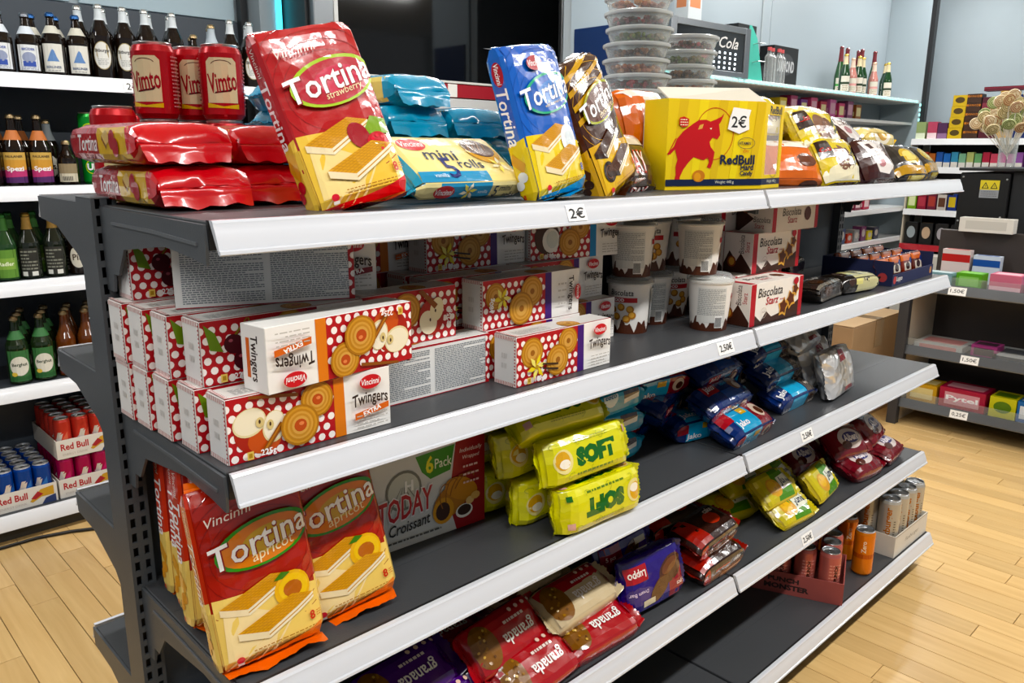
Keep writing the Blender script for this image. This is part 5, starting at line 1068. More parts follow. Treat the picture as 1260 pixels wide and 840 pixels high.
st(('wafer_pack', 'blue', 4), .664, .050, Z1 + .002, 13, 8, -8, 'blue and yellow wafer pack leaning upright on the top shelf', 'upright wafer packs on the top shelf')
st(('wafer_pack', 'choc', 5), .862, .078, Z1 + .002, 15, 14, -19, 'brown and gold chocolate wafer pack turned sideways beside the blue one', 'upright wafer packs on the top shelf')
TG = 'turquoise coconut wafer packs'
for x, y, n, yaw, nm in ((.487, .375, 4, 3, 'nearest the strawberry pack'), (.640, .370, 3, -3, 'behind the cake roll pack')):
    for k in range(n): put(('lying_wafer_pack', 'coconut', 1 + k % 2), (x + .006 * (k % 2), y, Z1 + .028 + .051 * k), R(yaw + 3 * (k % 2)), 'turquoise wafer pack, ' + ORD[k] + ' from below, stack ' + nm, 'wafer pack', TG)
for x, y, n, nm in ((.845, .335, 3, 'behind the blue upright pack'), (.515, .595, 4, 'beside the red fruit drink cans')):
    for k in range(n): put(('lying_wafer_pack', 'coconut', 1 + k % 2), (x, y, Z1 + .028 + .051 * k), R(90 + 4 * (k % 2)), 'cream and turquoise wafer pack, ' + ORD[k] + ' from below, stack ' + nm, 'wafer pack', TG)
M = RZ(4) @ RX(36) @ RZ(90); c = Vector((.478, .098, Z1 + .002)) - M @ Vector((-.0625, 0, -.02)); setm(('roll_pack',), c, M, 'cream and turquoise cake roll pack propped between the red and blue packs', 'cake pack')
setm(('candy_box',), (1.215, .137, Z1 + .0004), RZ(-20), 'yellow counter carton of hard candy with a red bull and price note', 'candy box')
BG_ = 'bagged biscuits on the top shelf'
for k, (v, x, y, z, M, lb) in enumerate((
        ('pay', .975, .19, .05, RZ(10) @ RX(-30) @ FACE, 'dark brown bag with red lettering behind the chocolate wafer pack'), ('orange', 1.13, .285, .15, RZ(5) @ RX(-20) @ FACE, 'orange bag poking up behind the yellow candy carton'), ('orange', 1.12, .29, .045, RZ(0) @ LIE, 'orange bag lying behind the yellow candy carton'),
        ('orange', 1.50, .125, .045, RZ(-25) @ RX(-40) @ FACE, 'orange biscuit bag beside the open side of the candy carton'), ('yellow', 1.655, .075, .05, RZ(-3) @ RX(-28) @ FACE, 'yellow biscuit bag at the front edge, lower of two'), ('yellow', 1.655, .135, .125, RZ(-5) @ RX(-32) @ FACE, 'yellow biscuit bag on top of the lower yellow one'), ('yellow', 1.52, .23, .16, RZ(-5) @ RX(-35) @ FACE, 'yellow biscuit bag highest behind the candy carton'),
        ('brown', 1.90, .080, .05, RZ(-2) @ RX(-30) @ FACE, 'dark brown cookie bag with white panel at the front edge'), ('brown', 1.86, .165, .12, RZ(4) @ RX(-50) @ FACE, 'dark brown cookie bag lying behind the front one'), ('cream', 1.84, .27, .165, RZ(5) @ LIE, 'cream biscuit bag on top of the brown bags'),
        ('gold', 2.13, .085, .042, RZ(-6) @ RX(-45) @ FACE, 'black and gold bag at the front near the far end'), ('gold', 2.33, .11, .042, RZ(8) @ RX(-50) @ FACE, 'black and gold bag at the far end of the shelf'), ('cream', 2.10, .19, .11, RZ(-4) @ LIE, 'cream and gold bag lying on the black bags'), ('brown', 1.80, .28, .05, RZ(0) @ LIE, 'dark brown cookie bag at the bottom of the back row'), ('gold', 2.1, .29, .042, RZ(0) @ LIE, 'black and gold bag at the back'), ('yellow', 1.55, .28, .045, LIE, 'yellow biscuit bag at the bottom of the back row'))):
    setm(('cookie_bag', v, 1 + k % 3), (x + (.06 if x > 1.4 else .03 if x > 1.1 else 0), y, Z1 + z), M, lb, 'biscuit bag', BG_)
for s_, (x, y, n, nm) in enumerate(((1.505, .560, 12, 'tallest stack'), (1.745, .565, 10, 'second tallest stack'), (1.975, .56, 6, 'short stack behind the candy carton'), (2.19, .56, 5, 'shortest stack behind the yellow bags'))):
    for k in range(n): put(('sweet_tub', (k + s_) % 4), (x + .003 * math.sin(k * 2.3 + s_), y + .003 * math.cos(k * 1.7), Z1 + .0003 + .0412 * k), R(37 * k), 'clear lidded sweet tub, ' + ORD[k] + ' from below in the ' + nm, 'sweet tub', 'clear tubs of sweets')

# ================================================================ wall shelving with bottles
ws = tag(empty('bottle_shelving'), 'dark wall shelving of beer bottles with white price rails behind the gondola', 'shelving')
WY = 2.364; WZ = [.105, .588, .972, 1.305, 1.69]
g = G(); g.box(-1.2, 1.42, 2.742, 2.772, .0, 1.995, '3f4750', .003); g.build('back_panel', STEEL, ws)
for x in (-1.2, .1, 1.39): g = G(); g.box(x, x + .03, 2.70, 2.742, 0, 2.6, '1c1f22'); g.build('upright', STEEL, ws)
for z in WZ:
    g = G(); g.box(-1.19, 1.40, WY + .012, 2.742, z - .03, z, '34383d', .002); g.build('shelf', STEEL, ws)
    g = G(); g.prism([(WY + .012, z + .002), (WY, z + .001), (WY - .004, z - .004), (WY - .015, z - .04), (WY - .016, z - .05), (WY + .012, z - .048)], -1.19, 1.40, 'e6e9ee', 'x'); rl = g.build('price_rail', RAILM, ws, 25)
    if z == 1.69:
        a = Art(); a.rect(0, 0, .06, .04, 'f2f2f0').text('2€', .03, .02, .04, '1a1a1e', h=.026, bold=.01); printed('price_tag', a, lambda u, v, o: (.735 + u, WY - .016 + v * .26 - o - .002, z - .046 + v), rl, PAPER)
g = G(); g.box(-1.19, 1.40, WY + .03, WY + .06, 0, .06, '3c3a36'); g.build('plinth', STEEL, ws)
for k, (x0, x1) in enumerate(((-1.16, .10), (.135, .70), (.735, 1.385))):
    g = G(); g.box(x0, x1, 2.752, 2.768, 2.0, 2.62, 'a6bcc6', .002); g.build('light_panel', PLAST, ws)
def btl(v, x, row, y, label, grp): put(('beer_bottle', v), (x, y, WZ[row] + .0003), R(-14 + rnd.uniform(-8, 8)), label, 'bottle', grp)
NMB = dict(blue='white and blue labelled beer bottle', square='beer bottle with square cream label', bit='oval labelled beer bottle with white neck', dark='dark brown beer bottle', spezi='cola mix bottle with yellow and purple label', small='small brown bottle with beige label', green='green labelled bottle', gold='dark bottle with gold neck foil', radler='green bottle with round cream label', amber='amber bottle with red label', cherry='short dark bottle with red label')
cnt = {}
def brow(row, items, y, where):
    for v, x in items:
        k = (v, row, where); cnt[k] = cnt.get(k, 0) + 1
        btl(v, x, row, y, NMB[v] + ', ' + ORD[cnt[k] - 1] + ' such ' + where, 'bottles on the ' + ('base', 'lowest', 'second', 'third', 'top')[row] + ' wall shelf')
brow(4, (('blue', .285), ('blue', .366), ('blue', .448), ('square', .53), ('square', .612), ('bit', .695), ('bit', .78), ('bit', .86), ('bit', .965), ('cherry', 1.045), ('dark', 1.12), ('bit', 1.20), ('bit', 1.285)), 2.425, 'in front, top wall shelf')
brow(4, (('blue', .345), ('square', .49), ('square', .57), ('bit', .65), ('bit', .735), ('bit', .82), ('bit', .905), ('bit', .99), ('cherry', 1.075), ('dark', 1.155), ('dark', 1.24), ('bit', 1.32)), 2.515, 'in second row, top wall shelf')
brow(3, (('dark', .285), ('spezi', .365), ('spezi', .447), ('small', .535)), 2.43, 'in front, third wall shelf')
brow(3, (('spezi', .33), ('spezi', .41), ('dark', .50)), 2.52, 'in second row, third wall shelf')
brow(2, (('green', .295), ('gold', .372), ('gold', .455), ('dark', .535), ('small', .615)), 2.43, 'in front, second wall shelf')
brow(2, (('green', .335), ('green', .415), ('gold', .495), ('dark', .575), ('dark', .655)), 2.52, 'in second row, second wall shelf')
for r in range(3): brow(1, (('radler', .29 + .03 * r), ('radler', .372 + .03 * r), ('amber', .455 + .03 * r), ('amber', .53 + .03 * r), ('amber', .605 + .03 * r)), 2.43 + .085 * r, ('in front', 'in second row', 'in third row')[r] + ', lowest wall shelf')
for k, (v, x, y) in enumerate((('green', .625, 2.44), ('green', .703, 2.44), ('red', .781, 2.44))):
    for j in range(2): put(('soda_can', v), (x, y, WZ[3] + .0003 + .1315 * j), R(-18), ('bright green', 'bright green', 'red')[k] + ' can on the third wall shelf, ' + ('nearest the small bottle', 'next to the red can', 'beside the green ones')[k] + ', ' + ('lower', 'upper')[j] + ' of two', 'drink can', 'stacked cans on the third wall shelf')
def rbtray(L, D, q, x, y, z, label):
    a = Art(); a.rect(0, 0, L, .075, 'dcd8d0').text('Red Bull', q + .055, .046, .1, 'b01822', h=.027, bold=.03).text('ENERGY DRINK', q + .055, .016, .09, 'b8b0a8').poly([(q + .11, .02), (q + .15, .06), (q + .195, .066), (q + .195, .03), (q + .15, .03), (q + .12, .014)], 'c8981c').poly([(q + .115, .03), (q + .14, .055), (q + .158, .04), (q + .13, .024)], 'a81c22').poly([(q + .15, 0), (q + .2, 0), (q + .2, .03), (q + .165, .022)], '2a3a6a')
    t = tray('can_tray', L, D, .075, 'd2ccc2', dict(front=a)); t.location = (x, y, z); return tag(t, label, 'can tray')
def fillcans(v, x, y, z, nx, ny, lb, grp):
    for j in range(ny):
        for i in range(nx): put(('slim_can', v), (x + (i - (nx - 1) / 2) * .0635, y + (j - (ny - 1) / 2) * .0635, z + .004), R(-15 + 11 * ((i * 3 + j) % 5 - 2)), lb + ', ' + ORD[j] + ' row back, ' + ORD[i] + ' along', 'drink can', grp)
rbtray(.392, .33, .185, .158, 2.57, WZ[0] + .0005, 'white card tray of blue energy drink cans on the base wall shelf'); fillcans('blue', .158, 2.57, WZ[0], 6, 5, 'blue energy drink can', 'blue cans in the base tray')
rbtray(.392, .33, .01, .558, 2.57, WZ[0] + .0005, 'white card tray of magenta cans, lower of the stacked trays'); fillcans('magenta', .558, 2.57, WZ[0], 6, 5, 'magenta energy drink can in the lower tray', 'magenta cans in the lower tray')
rbtray(.392, .33, .01, .566, 2.575, WZ[0] + .157, 'white card tray of coral cans, upper of the stacked trays'); fillcans('coral', .566, 2.575, WZ[0] + .1575, 6, 5, 'coral energy drink can in the upper tray', 'coral cans in the upper tray')
g = G(); g.tube([(-.35, 2.27, .007), (.0, 2.325, .007), (.13, 2.33, .007), (.25, 2.33, .007), (.36, 2.30, .007), (.45, 2.255, .007), (.56, 2.18, .007), (.75, 2.10, .007)], .0065, '141414', 8)
tag(g.build('power_cable', PLAST, None, 60), 'black power cable lying on the wood floor before the wall shelving', 'cable')

# ---- upright drinks cooler
co = tag(empty('drinks_cooler', (0, 0, 0)), 'tall black glass drinks cooler with steel frame and red band', 'cooler')
g = G(); g.box(1.54, 3.24, 2.40, 2.775, .05, 2.7, '15171a', .004); g.build('body', STEEL, co)
g = G(); g.box(1.555, 1.655, 2.355, 2.40, .05, 2.7, '8d9296', .004); g.build('steel_frame', ALU, co)
g = G(); g.box(1.66, 1.682, 2.362, 2.40, .05, 2.7, 'c9cbc9', .002); g.build('white_edge', PLAST, co)
g = G(); g.box(3.13, 3.24, 2.355, 2.40, .05, 2.7, 'a4a8aa', .004); g.build('steel_frame', ALU, co)
g = G(); g.box(1.684, 3.128, 2.37, 2.385, 1.775, 2.7, '050607', .002); g.build('glass_door', GLASSD, co)
g = G(); g.box(1.684, 3.128, 2.355, 2.398, 1.768, 1.779, 'd4d4d0', .001); g.build('white_edge', PLAST, co)
g = G(); g.box(1.684, 3.128, 2.36, 2.398, 1.70, 1.766, 'a01c2a', .002); bd = g.build('red_band', PLAST, co)
g = G(); g.box(2.30, 2.36, 2.357, 2.361, 1.702, 1.764, 'e4e4e0'); g.build('label', PAPER, bd)
g = G(); g.box(1.684, 3.128, 2.36, 2.398, .10, 1.695, 'c6c8c8', .002); g.build('lower_panel', PLAST, co)
g = G(); g.box(1.684, 2.4, 2.352, 2.358, 1.55, 1.60, '2a2c2e', .002); g.build('grip', PLAST, co)
g = G(); g.box(1.43, 1.535, 2.60, 2.772, 0, 2.7, '8f9aa0', .003); tag(g.build('trim_1', PLAST), kind='structure')
g = G(); g.box(1.505, 1.53, 2.585, 2.599, 1.6, 2.7, '3ad0e8', .002); tag(g.build('led_strip', mat('cyan_led', .4, emit=3.2)), 'vertical cyan LED strip beside the steel cooler frame', 'light strip')

# ---- bar alcove with the lit shelf
al = tag(empty('lit_bar_shelving'), 'pale wall shelving with a shelf edged in tiny turquoise lights', 'shelving')
for nm, b, c in (('side_panel', (2.79, 2.815, 1.65, 1.98, 0, 2.7), 'aebfca'), ('side_panel', (6.60, 6.625, 1.65, 1.98, 0, 2.7), '9aa7ae'), ('back_panel', (2.82, 4.72, 1.966, 1.982, 0, 2.7), '96a2a9'), ('back_panel', (4.725, 6.595, 1.966, 1.982, 0, 2.7), '96a2a9'), ('lit_shelf', (2.82, 6.595, 1.66, 1.96, 1.825, 1.85), 'd2d6d6'), ('lower_shelf', (2.82, 6.595, 1.70, 1.96, 1.66, 1.68), 'c8cac8'), ('lower_shelf', (2.82, 6.595, 1.66, 1.96, 1.0, 1.02), 'cfd2d2'), ('lower_shelf', (2.82, 6.595, 1.66, 1.96, .76, .78), 'cfd2d2'), ('lower_shelf', (2.82, 6.595, 1.66, 1.96, .3, .32), 'cfd2d2'), ('edge_post', (6.60, 6.66, 1.615, 1.648, 0, 2.7), '17181a'), ('slot_strip', (4.60, 4.612, 1.958, 1.966, 1.86, 2.7), '9aa4a8'), ('poster_panel', (2.782, 2.789, 1.67, 1.95, .9, 2.03), '16305e')):
    g = G(); g.box(*b, c, .0015); g.build(nm, PLAST if nm != 'edge_post' else STEEL, al)
for z in (1.02, .78): g = G(); g.box(2.82, 6.595, 1.645, 1.66, z - .035, z + .004, 'e6e8ea', .002); g.build('price_rail', RAILM, al)
g = G()
for k in range(62): g.box(2.85 + .06 * k, 2.884 + .06 * k, 1.652, 1.6595, 1.832, 1.844, '9ef4f0')
for k in range(9): g.box(6.57, 6.582, 1.640, 1.648, 1.5 + .038 * k, 1.52 + .038 * k, '9ef4f0')
o = g.build('light_beads', mat('turquoise_led', .4, emit=1.3), al); o['kind'] = 'stuff'
SGR = 'sparkling wine bottles on the lit shelf'
for k, (v, x, y) in enumerate((('sect', 5.28, 1.74), ('sectpink', 5.41, 1.73), ('sectred', 5.46, 1.84), ('sectred', 5.62, 1.85), ('sect', 5.545, 1.73), ('sect', 5.66, 1.74), ('sectred', 5.80, 1.80), ('sectred', 5.90, 1.86), ('sectpink', 5.93, 1.74), ('sectred', 6.07, 1.79), ('sect', 6.30, 1.75), ('sect', 6.40, 1.80))):
    put(('beer_bottle', v), (5.0 + (x - 5.0) * .74 + .18, y, 1.8503), R(-50), {'sect': 'small sparkling wine bottle with gold foil', 'sectred': 'sparkling wine bottle with dark red neck foil', 'sectpink': 'pale pink sparkling wine bottle'}[v] + ' on the lit shelf, ' + ORD[k] + ' along', 'bottle', SGR)
def mini(x, y, z, w, d, h, c, c2, label, cat='box', yaw=0., words=None, wc='fff', group=None, name='product_box', style=0):
    a = Art(); a.rect(0, 0, w, h, c)
    if style == 0: a.rect(0, 0, w, h * .35, c2)
    elif style == 1: a.rect(w * .12, h * .2, w * .88, h * .8, c2)
    elif style == 2: a.ell(w * .5, h * .55, w * .34, h * .28, c2, 16)
    else: a.rect(0, h * .62, w, h * .86, c2)
    if words: a.text(words, w * .5, h * (.18 if style == 0 else .5 if style != 3 else .74), w * .7, wc, h=min(h * .3, w * .25), bold=.03)
    tt = Art(); tt.rect(0, 0, w, d, c).rect(w * .1, d * .2, w * .9, d * .8, c2)
    t = carton(name, w, h, d, c, dict(front=a, left=Art().rect(0, 0, d, h, c).rect(d * .15, h * .2, d * .85, h * .5, c2), top=tt)); t.location = (x, y, z + .0004); t.rotation_euler.z = R(yaw)
    return tag(t, label, cat, group)
for k in range(9): mini(4.55 + .14 * k, 1.78, 1.68, .09, .08, .10 + .02 * (k % 2), ('b8a03a', '8a3a5a', '6a3a7a', 'b85a7a', 'a84a5a', 'b86a9a', 'c05a7a', '7a4a6a', '8a5a3a')[k], ('d8d0a0', 'c8a0b0')[k % 2], ORD[k] + ' small carton along the shelf under the lit one', style=1, group='cartons under the lit shelf')
for k in range(8): mini(5.25 + .12 * k, 1.72, .782, .085, .07, .07 + .02 * (k % 3), ('4a6a3a', '7a5a8a', '3a4a6a', 'b0483a', '8a8a8a', '6a3a5a', 'c8b84a', '3a3a4a')[k], 'b8b0a8', ORD[k] + ' small pack on the lower rail shelf of the bar wall', style=2, group='packs on the lower bar shelf')
for k in range(6): mini(5.1 + .15 * k, 1.72, 1.022, .1, .07, .09, ('a83a4a', 'c86a7a', '8a3040', 'b85060', '6a2a3a', 'a04050')[k], 'd8c0c0', ORD[k] + ' reddish pack on the upper rail shelf of the bar wall', style=1, group='packs on the upper bar shelf')
# counter fridge
fr = empty('counter_fridge', (3.60, 1.77, 1.8503), (0, 0, R(-3))); tag(fr, 'small grey counter fridge with black glass front on the lit shelf', 'fridge')
g = G(); g.box(-.36, .36, -.085, .16, 0, .27, '4c5054', .006); g.build('body', STEEL, fr)
for b in ((-.36, -.31, -.10, -.085, 0, .27), (.31, .36, -.10, -.085, 0, .27), (-.31, .31, -.10, -.085, .235, .27), (-.31, .31, -.10, -.085, 0, .03)): g = G(); g.box(*b, '8c9094', .002); g.build('door_frame', ALU, fr)
g = G(); g.box(-.31, .31, -.093, -.086, .03, .235, '0a0c10'); gl = g.build('glass_front', GLASSD, fr)
a = Art(); a.text('Cola', .16, .18, .18, 'd8d8d6', h=.06, shear=.35, bold=.01); printed('lettering', a, lambda u, v, o: (u, -.0935 - o, v), gl, PLAST)
g = G()
for i in range(5):
    for j in range(4): g.box(.02 + .05 * i, .036 + .05 * i, -.0945, -.0938, .04 + .026 * j, .052 + .026 * j, 'e8f4ff')
o = g.build('light_dots', mat('white_led', .4, emit=2.5), gl); o['kind'] = 'stuff'
g = G(); g.blob((-.06, -.0945, .10), .03, .003, .024, 'b02028', 10, 5); g.build('red_cap', PLAST, gl)
mini(3.58, 1.83, 2.121, .13, .09, .42, 'c3c9cb', 'c88a6a', 'tall pale carton with orange print standing on the counter fridge', style=1)
mini(4.16, 1.86, 1.85, .21, .12, .33, '121314', 'c9cbc8', 'tall black carton with white label on the lit shelf', style=2, words='GIN', wc='2a2a2a')
mini(4.56, 1.80, 1.85, .31, .10, .235, '131415', '3a3c3e', 'black carton with a lamp drawing beside the clear bottles', style=2, words='DIAMOND', wc='b8babc')
ts = empty('display_stand', (4.08, 1.70, 1.8505)); tag(ts, 'teal triangular card display stand on the lit shelf', 'display stand')
g = G(); g.prism([(-.08, 0), (.10, 0), (.01, .235), (-.06, .30), (-.08, .30)], -.012, -.008, '58b0a0', 'y'); g.build('front_board', CARD, ts)
g = G(); g.box(-.08, .09, -.008, .07, 0, .004, '58b0a0'); g.build('base_board', CARD, ts)
for zz in (.10, .2): g = G(); g.tube([(-.03, -.012, zz), (-.03, -.05, zz + .004), (.03, -.055, zz + .006)], .003, 'd8dcdc', 6); g.build('hook', ALU, ts)
for k in range(4):
    t = empty('clear_bottle', (4.27 + .058 * k, 1.705 + .012 * (k % 2), 1.8503)); tag(t, 'clear glass mini bottle with red cap on the lit shelf, ' + ORD[k] + ' of four', 'bottle', 'clear mini bottles')
    g = G(); g.lathe([(0, .002), (.024, 0), (.026, .004), (.026, .15), (.012, .17), (.011, .19)], 14, 'fff'); g.build('glass', CLEAR, t, 40)
    g = G(); g.lathe([(.013, .185), (.013, .205), (0, .205)], 12, 'b8484a'); g.build('cap', PLAST, t, 40)

# ---- tobacco shelving on the right-hand wall
tb = tag(empty('side_wall_shelving'), 'dark shelving with white rails on the side wall behind the black machine', 'shelving')
g = G(); g.box(6.86, 6.89, .2, 1.63, 0, 1.52, '17181a', .002); g.build('back_panel', STEEL, tb)
for z, c in ((1.55, 'e6e8ea'), (1.335, 'e2e4e6'), (1.004, 'e2e4e6'), (.726, 'a8222c')):
    g = G(); g.box(6.465, 6.86, .2, 1.63, z - .02, z, 'd8dada' if z > 1.5 else '2a2b2d', .002); g.build('shelf', STEEL, tb)
    g = G(); g.prism([(6.465, z + .002), (6.452, z), (6.445, z - .045), (6.465, z - .045)], .2, 1.635, c, 'y'); g.build('price_rail', RAILM, tb)
g = G(); g.box(6.47, 6.86, 1.631, 1.641, 0, 1.53, 'cfc4b0'); g.build('side_panel', PLAST, tb)
g = G(); g.box(6.30, 6.465, .2, 1.60, 0, .66, 'd2cfc6', .003); g.build('base_cabinet', PLAST, tb)
VG = 'small cartons on the side wall shelf'
for y, c, c2, h, lb in ((1.59, '8fa070', 'd8e0c8', .13, 'pale green'), (1.505, 'b0586a', 'e8d0d4', .13, 'pink'), (1.43, '4a2a4a', '8a6a8a', .12, 'purple')): mini(6.54, y, 1.55, .07, .08, h, c, c2, lb + ' vape carton on the top side wall shelf', yaw=-90, style=0, group=VG)
for k in range(4): mini(6.54, 1.338 - .004 * k, 1.55 + .0805 * k, .1, .1, .08, 'c8a83a', '4a3a1a', 'yellow tobacco carton, ' + ORD[k] + ' from below in its stack', yaw=-90, style=2, group='yellow tobacco cartons')
for k in range(5): mini(6.54, 1.228, 1.55 + .0655 * k, .1, .1, .065, '3a2418', 'b8702c', 'dark brown rolling paper carton, ' + ORD[k] + ' from below in its stack', yaw=-90, style=3, words='GIZEH', wc='2a1810', group='brown rolling paper cartons')
mini(6.54, 1.115, 1.55, .11, .1, .30, '4a1a24', '7a3a44', 'tall wine red carton beside the brown stack', yaw=-90, style=3)
mini(6.54, 1.0, 1.55, .11, .1, .34, 'c09a5a', 'c8b43a', 'tall tan and yellow carton behind the lollipops', yaw=-90, style=3)
mini(6.54, .885, 1.55, .11, .1, .31, '1c2a5a', '3a4a8a', 'tall dark blue carton behind the lollipops', yaw=-90, style=3)
mini(6.54, 1.0, 1.893, .34, .1, .03, '5a1c28', '7a2a38', 'long flat wine red carton lying on top of the tall cartons', yaw=-90, style=3)
for k in range(14): mini(6.52, 1.59 - .055 * k, 1.335, .048, .05, .105 + .01 * (k % 2), ('b03a3a', 'b04838', 'a86030', '3a5a9a', '3a6ab0', '4a8aa8', '7aa88a', 'a8b070', '6a9a6a', 'a83a4a', 'c05a6a', 'c04a8a', 'b87aa0', '8a5a9a')[k], 'd8d4cc', ORD[k] + ' bright little carton along the second side wall shelf', yaw=-90, style=0, group='bright little cartons')
for k in range(7): mini(6.52, 1.59 - .075 * k, 1.004, .066, .06, .13 - .01 * (k % 2), ('7aa03a', '8a2a3a', '6a2a3a', 'c8c0b8', '2a3a7a', '2c3f8a', 'a03a30')[k], ('d8e0b0', 'b0505a', 'a8504a', '5a3a2a', 'c8b04a', '8a94b8', 'd8c04a')[k], ORD[k] + ' cigarette carton along the third side wall shelf', yaw=-90, style=1, group='cigarette cartons')
for k in range(5): mini(6.52, 1.57 - .115 * k, .726, .095, .06, .17, '141414', ('9aa4a8', 'c0a890', 'a8a4a8', '8a8e90', 'b8a890')[k], ORD[k] + ' black and yellow pack on the red railed side wall shelf', yaw=-90, style=2, group='black packs on the red rail')

# ---- black machine, lollipops
mc = tag(empty('vending_machine'), 'black metal back of a vending machine with yellow warning sticker', 'machine')
g = G(); g.box(4.75, 5.35, .45, .705, .02, 1.334, '0b0c0d', .004); g.build('body', STEEL, mc)
g = G(); g.box(4.78, 5.35, -.45, .448, .02, 1.345, '1b1c1e', .004); g.build('side_housing', STEEL, mc)
g = G(); g.box(4.735, 5.36, -.46, .715, 1.345, 1.362, '18191b', .003); g.build('lid', STEEL, mc)
a = Art(); a.rect(0, 0, .098, .098, '8f9296').rect(0, .045, .098, .098, 'd8c41c'); a.lines(.008, .006, .09, .04, 4, '5a5c60', .35, 2, .004, .012)
for k in (0, 1): a.poly([(.008 + .045 * k, .052), (.046 + .045 * k, .052), (.027 + .045 * k, .088)], '1a1a14').poly([(.015 + .045 * k, .056), (.039 + .045 * k, .056), (.027 + .045 * k, .08)], 'd8c41c').rect(.0258 + .045 * k, .06, .0282 + .045 * k, .072, '1a1a14')
printed('warning_sticker', a, lambda u, v, o: (4.7495 - o, .597 - u, 1.196 + v), mc, PAPER)
for k in range(6): g = G(); g.box(4.742, 4.75, .60, .665, .98 + .018 * k, .988 + .018 * k, '1e2022', .001); g.build('vent_louvre', STEEL, mc)
for y, z in ((.69, 1.31), (.465, 1.30), (.475, 1.09), (.69, 1.06), (.48, .98), (.64, 1.07), (.69, .96)): g = G(); g.blob((4.748, y, z), .003, .006, .006, 'c8cacc', 8, 4); g.build('bolt', ALU, mc)
jr = empty('lollipop_jar', (5.0, .55, 1.3625)); tag(jr, 'tall clear jar holding a bunch of lollipops on the black machine', 'jar')
g = G(); g.lathe([(0, .002), (.04, 0), (.045, .004), (.05, .17), (.048, .17), (.043, .006), (0, .005)], 18, 'fff'); g.build('glass', CLEAR, jr, 40)
@maker
def lollipop(v):
    t = empty('lollipop'); c, c2 = (('d8c89a', '8a7a4a'), ('cdb88a', '9a5a3a'), ('b8c08a', '6a7a3a'), ('e0d0b0', 'b08a5a'))[v]; g = G(); g.lathe([(0, -.008), (.028, -.008), (.036, 0), (.028, .008), (0, .008)], 14, c); o = g.build('candy_disc', GLOSS, t, 40); o.rotation_euler.x = R(90)
    a = Art()
    for k in range(3): a.ring(0, 0, .031 - .009 * k, .031 - .009 * k, .0045, c2, 16, 60 * k, 0, 300)
    printed('swirl_print', a, lambda u, w, q: (u, -.0082 - q, w), t, GLOSS)
    g = G(); g.tube([(0, 0, -.034), (0, 0, -.2)], .0022, 'e4ddcf', 6); g.build('stick', PLAST, t); return t
lr = random.Random(11)
for k in range(56):
    ph = lr.uniform(0, 6.283); el = lr.uniform(.15, 1.0); rr_ = (.04 + .15 * math.sqrt(lr.random())) * (1 - .3 * k / 56); p = Vector((5.0 + rr_ * math.cos(ph) * .8, .55 + rr_ * math.sin(ph), 1.3625 + .20 + .19 * (k / 56) + .03 * lr.random()))
    d = (p - Vector((5.0, .55, 1.42))).normalized(); q = Vector((0, 0, 1)).rotation_difference(d).to_matrix() @ RZ(-75 + lr.uniform(-25, 25))
    setm(('lollipop', k % 4), p, q, 'pale lollipop with ' + ('olive', 'rust red', 'green', 'tan')[k % 4] + ' swirl in the jar on the machine', 'lollipop', ('olive', 'rust red', 'green', 'tan')[k % 4] + ' swirled lollipops in the jar')
mini(4.90, .33, 1.3625, .10, .09, .14, 'dcd8d2', '3a2a24', 'white carton with a brown swirl beside the lollipop jar', yaw=-90, style=2)

# ---- candy rack facing the gondola's end
cr = tag(empty('candy_rack'), 'low dark candy rack with grey price rails facing the gondola end', 'shelving')
g = G(); g.box(4.46, 4.50, -.9, .68, 0, 1.03, '3a3330', .003); g.build('back_panel', STEEL, cr)
g = G(); g.box(4.06, 4.46, .655, .68, 0, .80, 'd6c6ae', .002); g.build('end_panel', PLAST, cr)
g = G(); g.box(4.01, 4.058, .64, .69, 0, .80, '37373a', .002); g.build('front_post', STEEL, cr)
CZ = [.147, .442, .785]; CR = {}
for z in CZ:
    g = G(); g.box(4.05, 4.46, -.9, .65, z - .045, z - .02, '2e2f31', .002); g.build('shelf', STEEL, cr)
    g = G(); g.prism([(4.05, z), (4.04, z), (4.028, z - .045), (4.03, z - .05), (4.05, z - .048)], -.9, .645, '5a5d61', 'y'); CR[z] = g.build('price_rail', RAILM, cr, 25)
    g = G(); g.box(4.046, 4.049, -.9, .645, z, z + .04, 'fff'); g.build('clear_lip', CLEAR, cr)
for z, y, s in ((CZ[0], .34, '0,25€'), (CZ[1], .325, '1,50€'), (CZ[2], .425, '1,50€')):
    a = Art(); a.rect(0, 0, .085, .04, 'f0f0ee').text(s, .0425, .02, .066, '1a1a1e', h=.022, bold=.01); printed('price_tag', a, lambda u, v, o: (4.0285 + v * .26 - o - .002, y + .0425 - u, z - .046 + v), CR[z], PAPER)
KG2 = 'goods on the candy rack'
def rack(y, z, w, d, h, c, c2, label, x=4.10, st_=1, words=None, wc='fff', yaw=-90): mini(x + d / 2, y, CZ[z] - .02, w, d, h, c, c2, label, yaw=yaw, style=st_, words=words, wc=wc, group=KG2)
rack(.555, 0, .15, .15, .10, 'c8982c', 'e8d49a', 'yellow candy carton on the bottom rack shelf beside the end panel'); rack(.355, 0, .22, .16, .11, 'a8223e', 'd8a0a8', 'crimson candy carton on the bottom rack shelf', words='Pytel'); rack(.165, 0, .12, .14, .11, 'c8c43a', '5a7a2a', 'yellow green candy pack on the bottom rack shelf', st_=2); rack(.05, 0, .1, .14, .11, '2f6aa8', 'e8ecf0', 'blue and white gum carton on the bottom rack shelf'); rack(-.08, 0, .12, .14, .10, 'a83a34', 'e8d8d0', 'red and white gum carton on the bottom rack shelf')
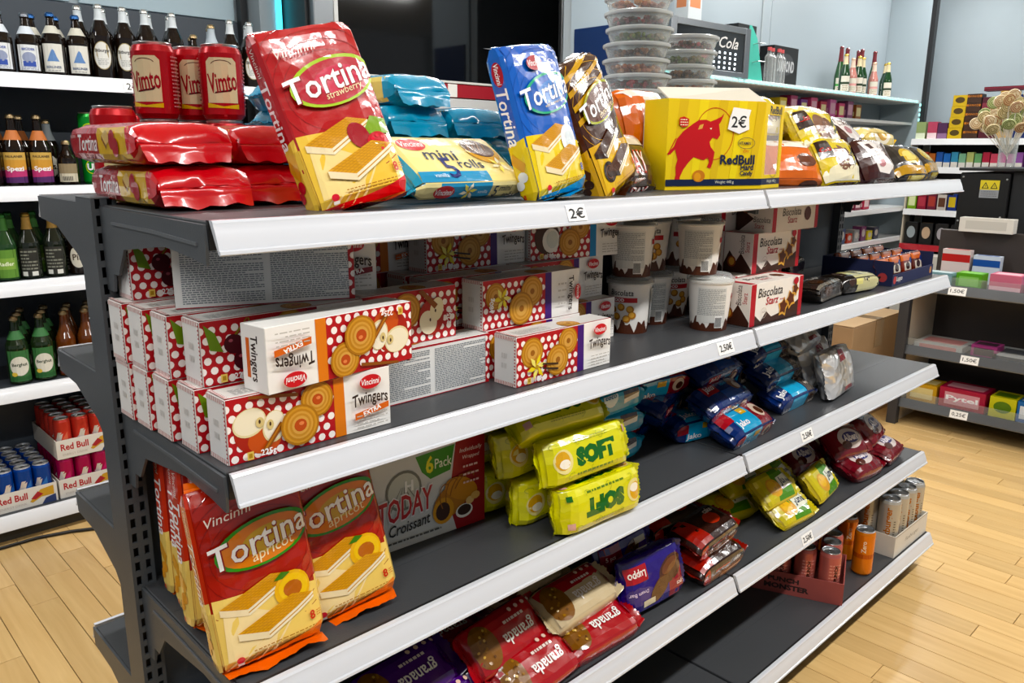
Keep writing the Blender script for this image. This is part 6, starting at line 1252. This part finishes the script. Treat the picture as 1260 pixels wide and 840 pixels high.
rack(.505, 1, .24, .22, .035, 'b8b8b4', 'c8908c', 'flat pale tray of gum packs on the middle rack shelf'); rack(.285, 1, .12, .12, .065, '9a4a78', '3a2a30', 'small magenta carton on the middle rack shelf'); rack(.15, 1, .2, .22, .035, 'b4b6b6', '4a4c50', 'flat grey tray of gum packs on the middle rack shelf'); rack(.01, 1, .1, .12, .08, '7ab0c0', 'e4eef0', 'pale blue gum carton on the middle rack shelf'); rack(-.1, 1, .1, .14, .14, '2f7ab0', 'd8e8f0', 'blue gum carton on the middle rack shelf')
mini(4.36, .545, CZ[2] - .02, .14, .05, .17, 'd8c8c4', 'b8302e', 'red and white gum carton standing on the top rack shelf', yaw=-90, style=3, group=KG2); mini(4.36, .395, CZ[2] - .02, .13, .05, .15, 'c8d0dc', '2a5098', 'white and blue gum carton standing on the top rack shelf', yaw=-90, style=3, group=KG2)
rack(.545, 2, .13, .08, .07, '7a9aa0', 'b8c8c8', 'pale grey blue mint carton on the top rack shelf'); rack(.40, 2, .12, .1, .08, '5a9a34', '8ac06a', 'green mint carton on the top rack shelf'); rack(.235, 2, .14, .12, .09, 'c8788a', 'e8c0c8', 'pink mint carton on the top rack shelf', st_=0); rack(.07, 2, .12, .12, .10, '8ab8d8', 'e4f0f6', 'pale blue mint carton on the top rack shelf', words='C', wc='2a5a9a'); rack(-.06, 2, .1, .12, .09, 'd8d8d4', '2a5a9a', 'white and blue mint carton on the top rack shelf')
mini(4.43, .44, 1.03, .26, .07, .075, 'd8d4cc', 'c4c0b8', 'long cream carton lying on the back of the candy rack', yaw=-90, style=1)
# ---- cardboard box on the floor
kb = empty('cardboard_box', (4.06, 1.0, 0)); tag(kb, 'brown cardboard box on the floor behind the candy rack', 'cardboard box')
g = G(); g.box(-.33, .33, -.2, .2, .001, .55, 'a08360', .004); g.build('body', KRAFT, kb)
for s in (-1, 1): g = G(); g.box(-.33, .33, -.2 if s < 0 else .003, -.003 if s < 0 else .2, .551, .556, 'b0926c', .001); g.build('flap', KRAFT, kb)
g = G(); g.box(-.05, .05, -.203, -.2005, .40, .55, '8f7450'); g.build('tape', GLOSS, kb)
g = G(); g.box(-.04, .04, -.202, .2, .5565, .5575, '8f7450'); g.build('tape', GLOSS, kb)
mini(3.60, 1.1, 0, .16, .1, .64, 'b08a62', 'a84a44', 'narrow tan carton with red print beside the cardboard box', style=1)
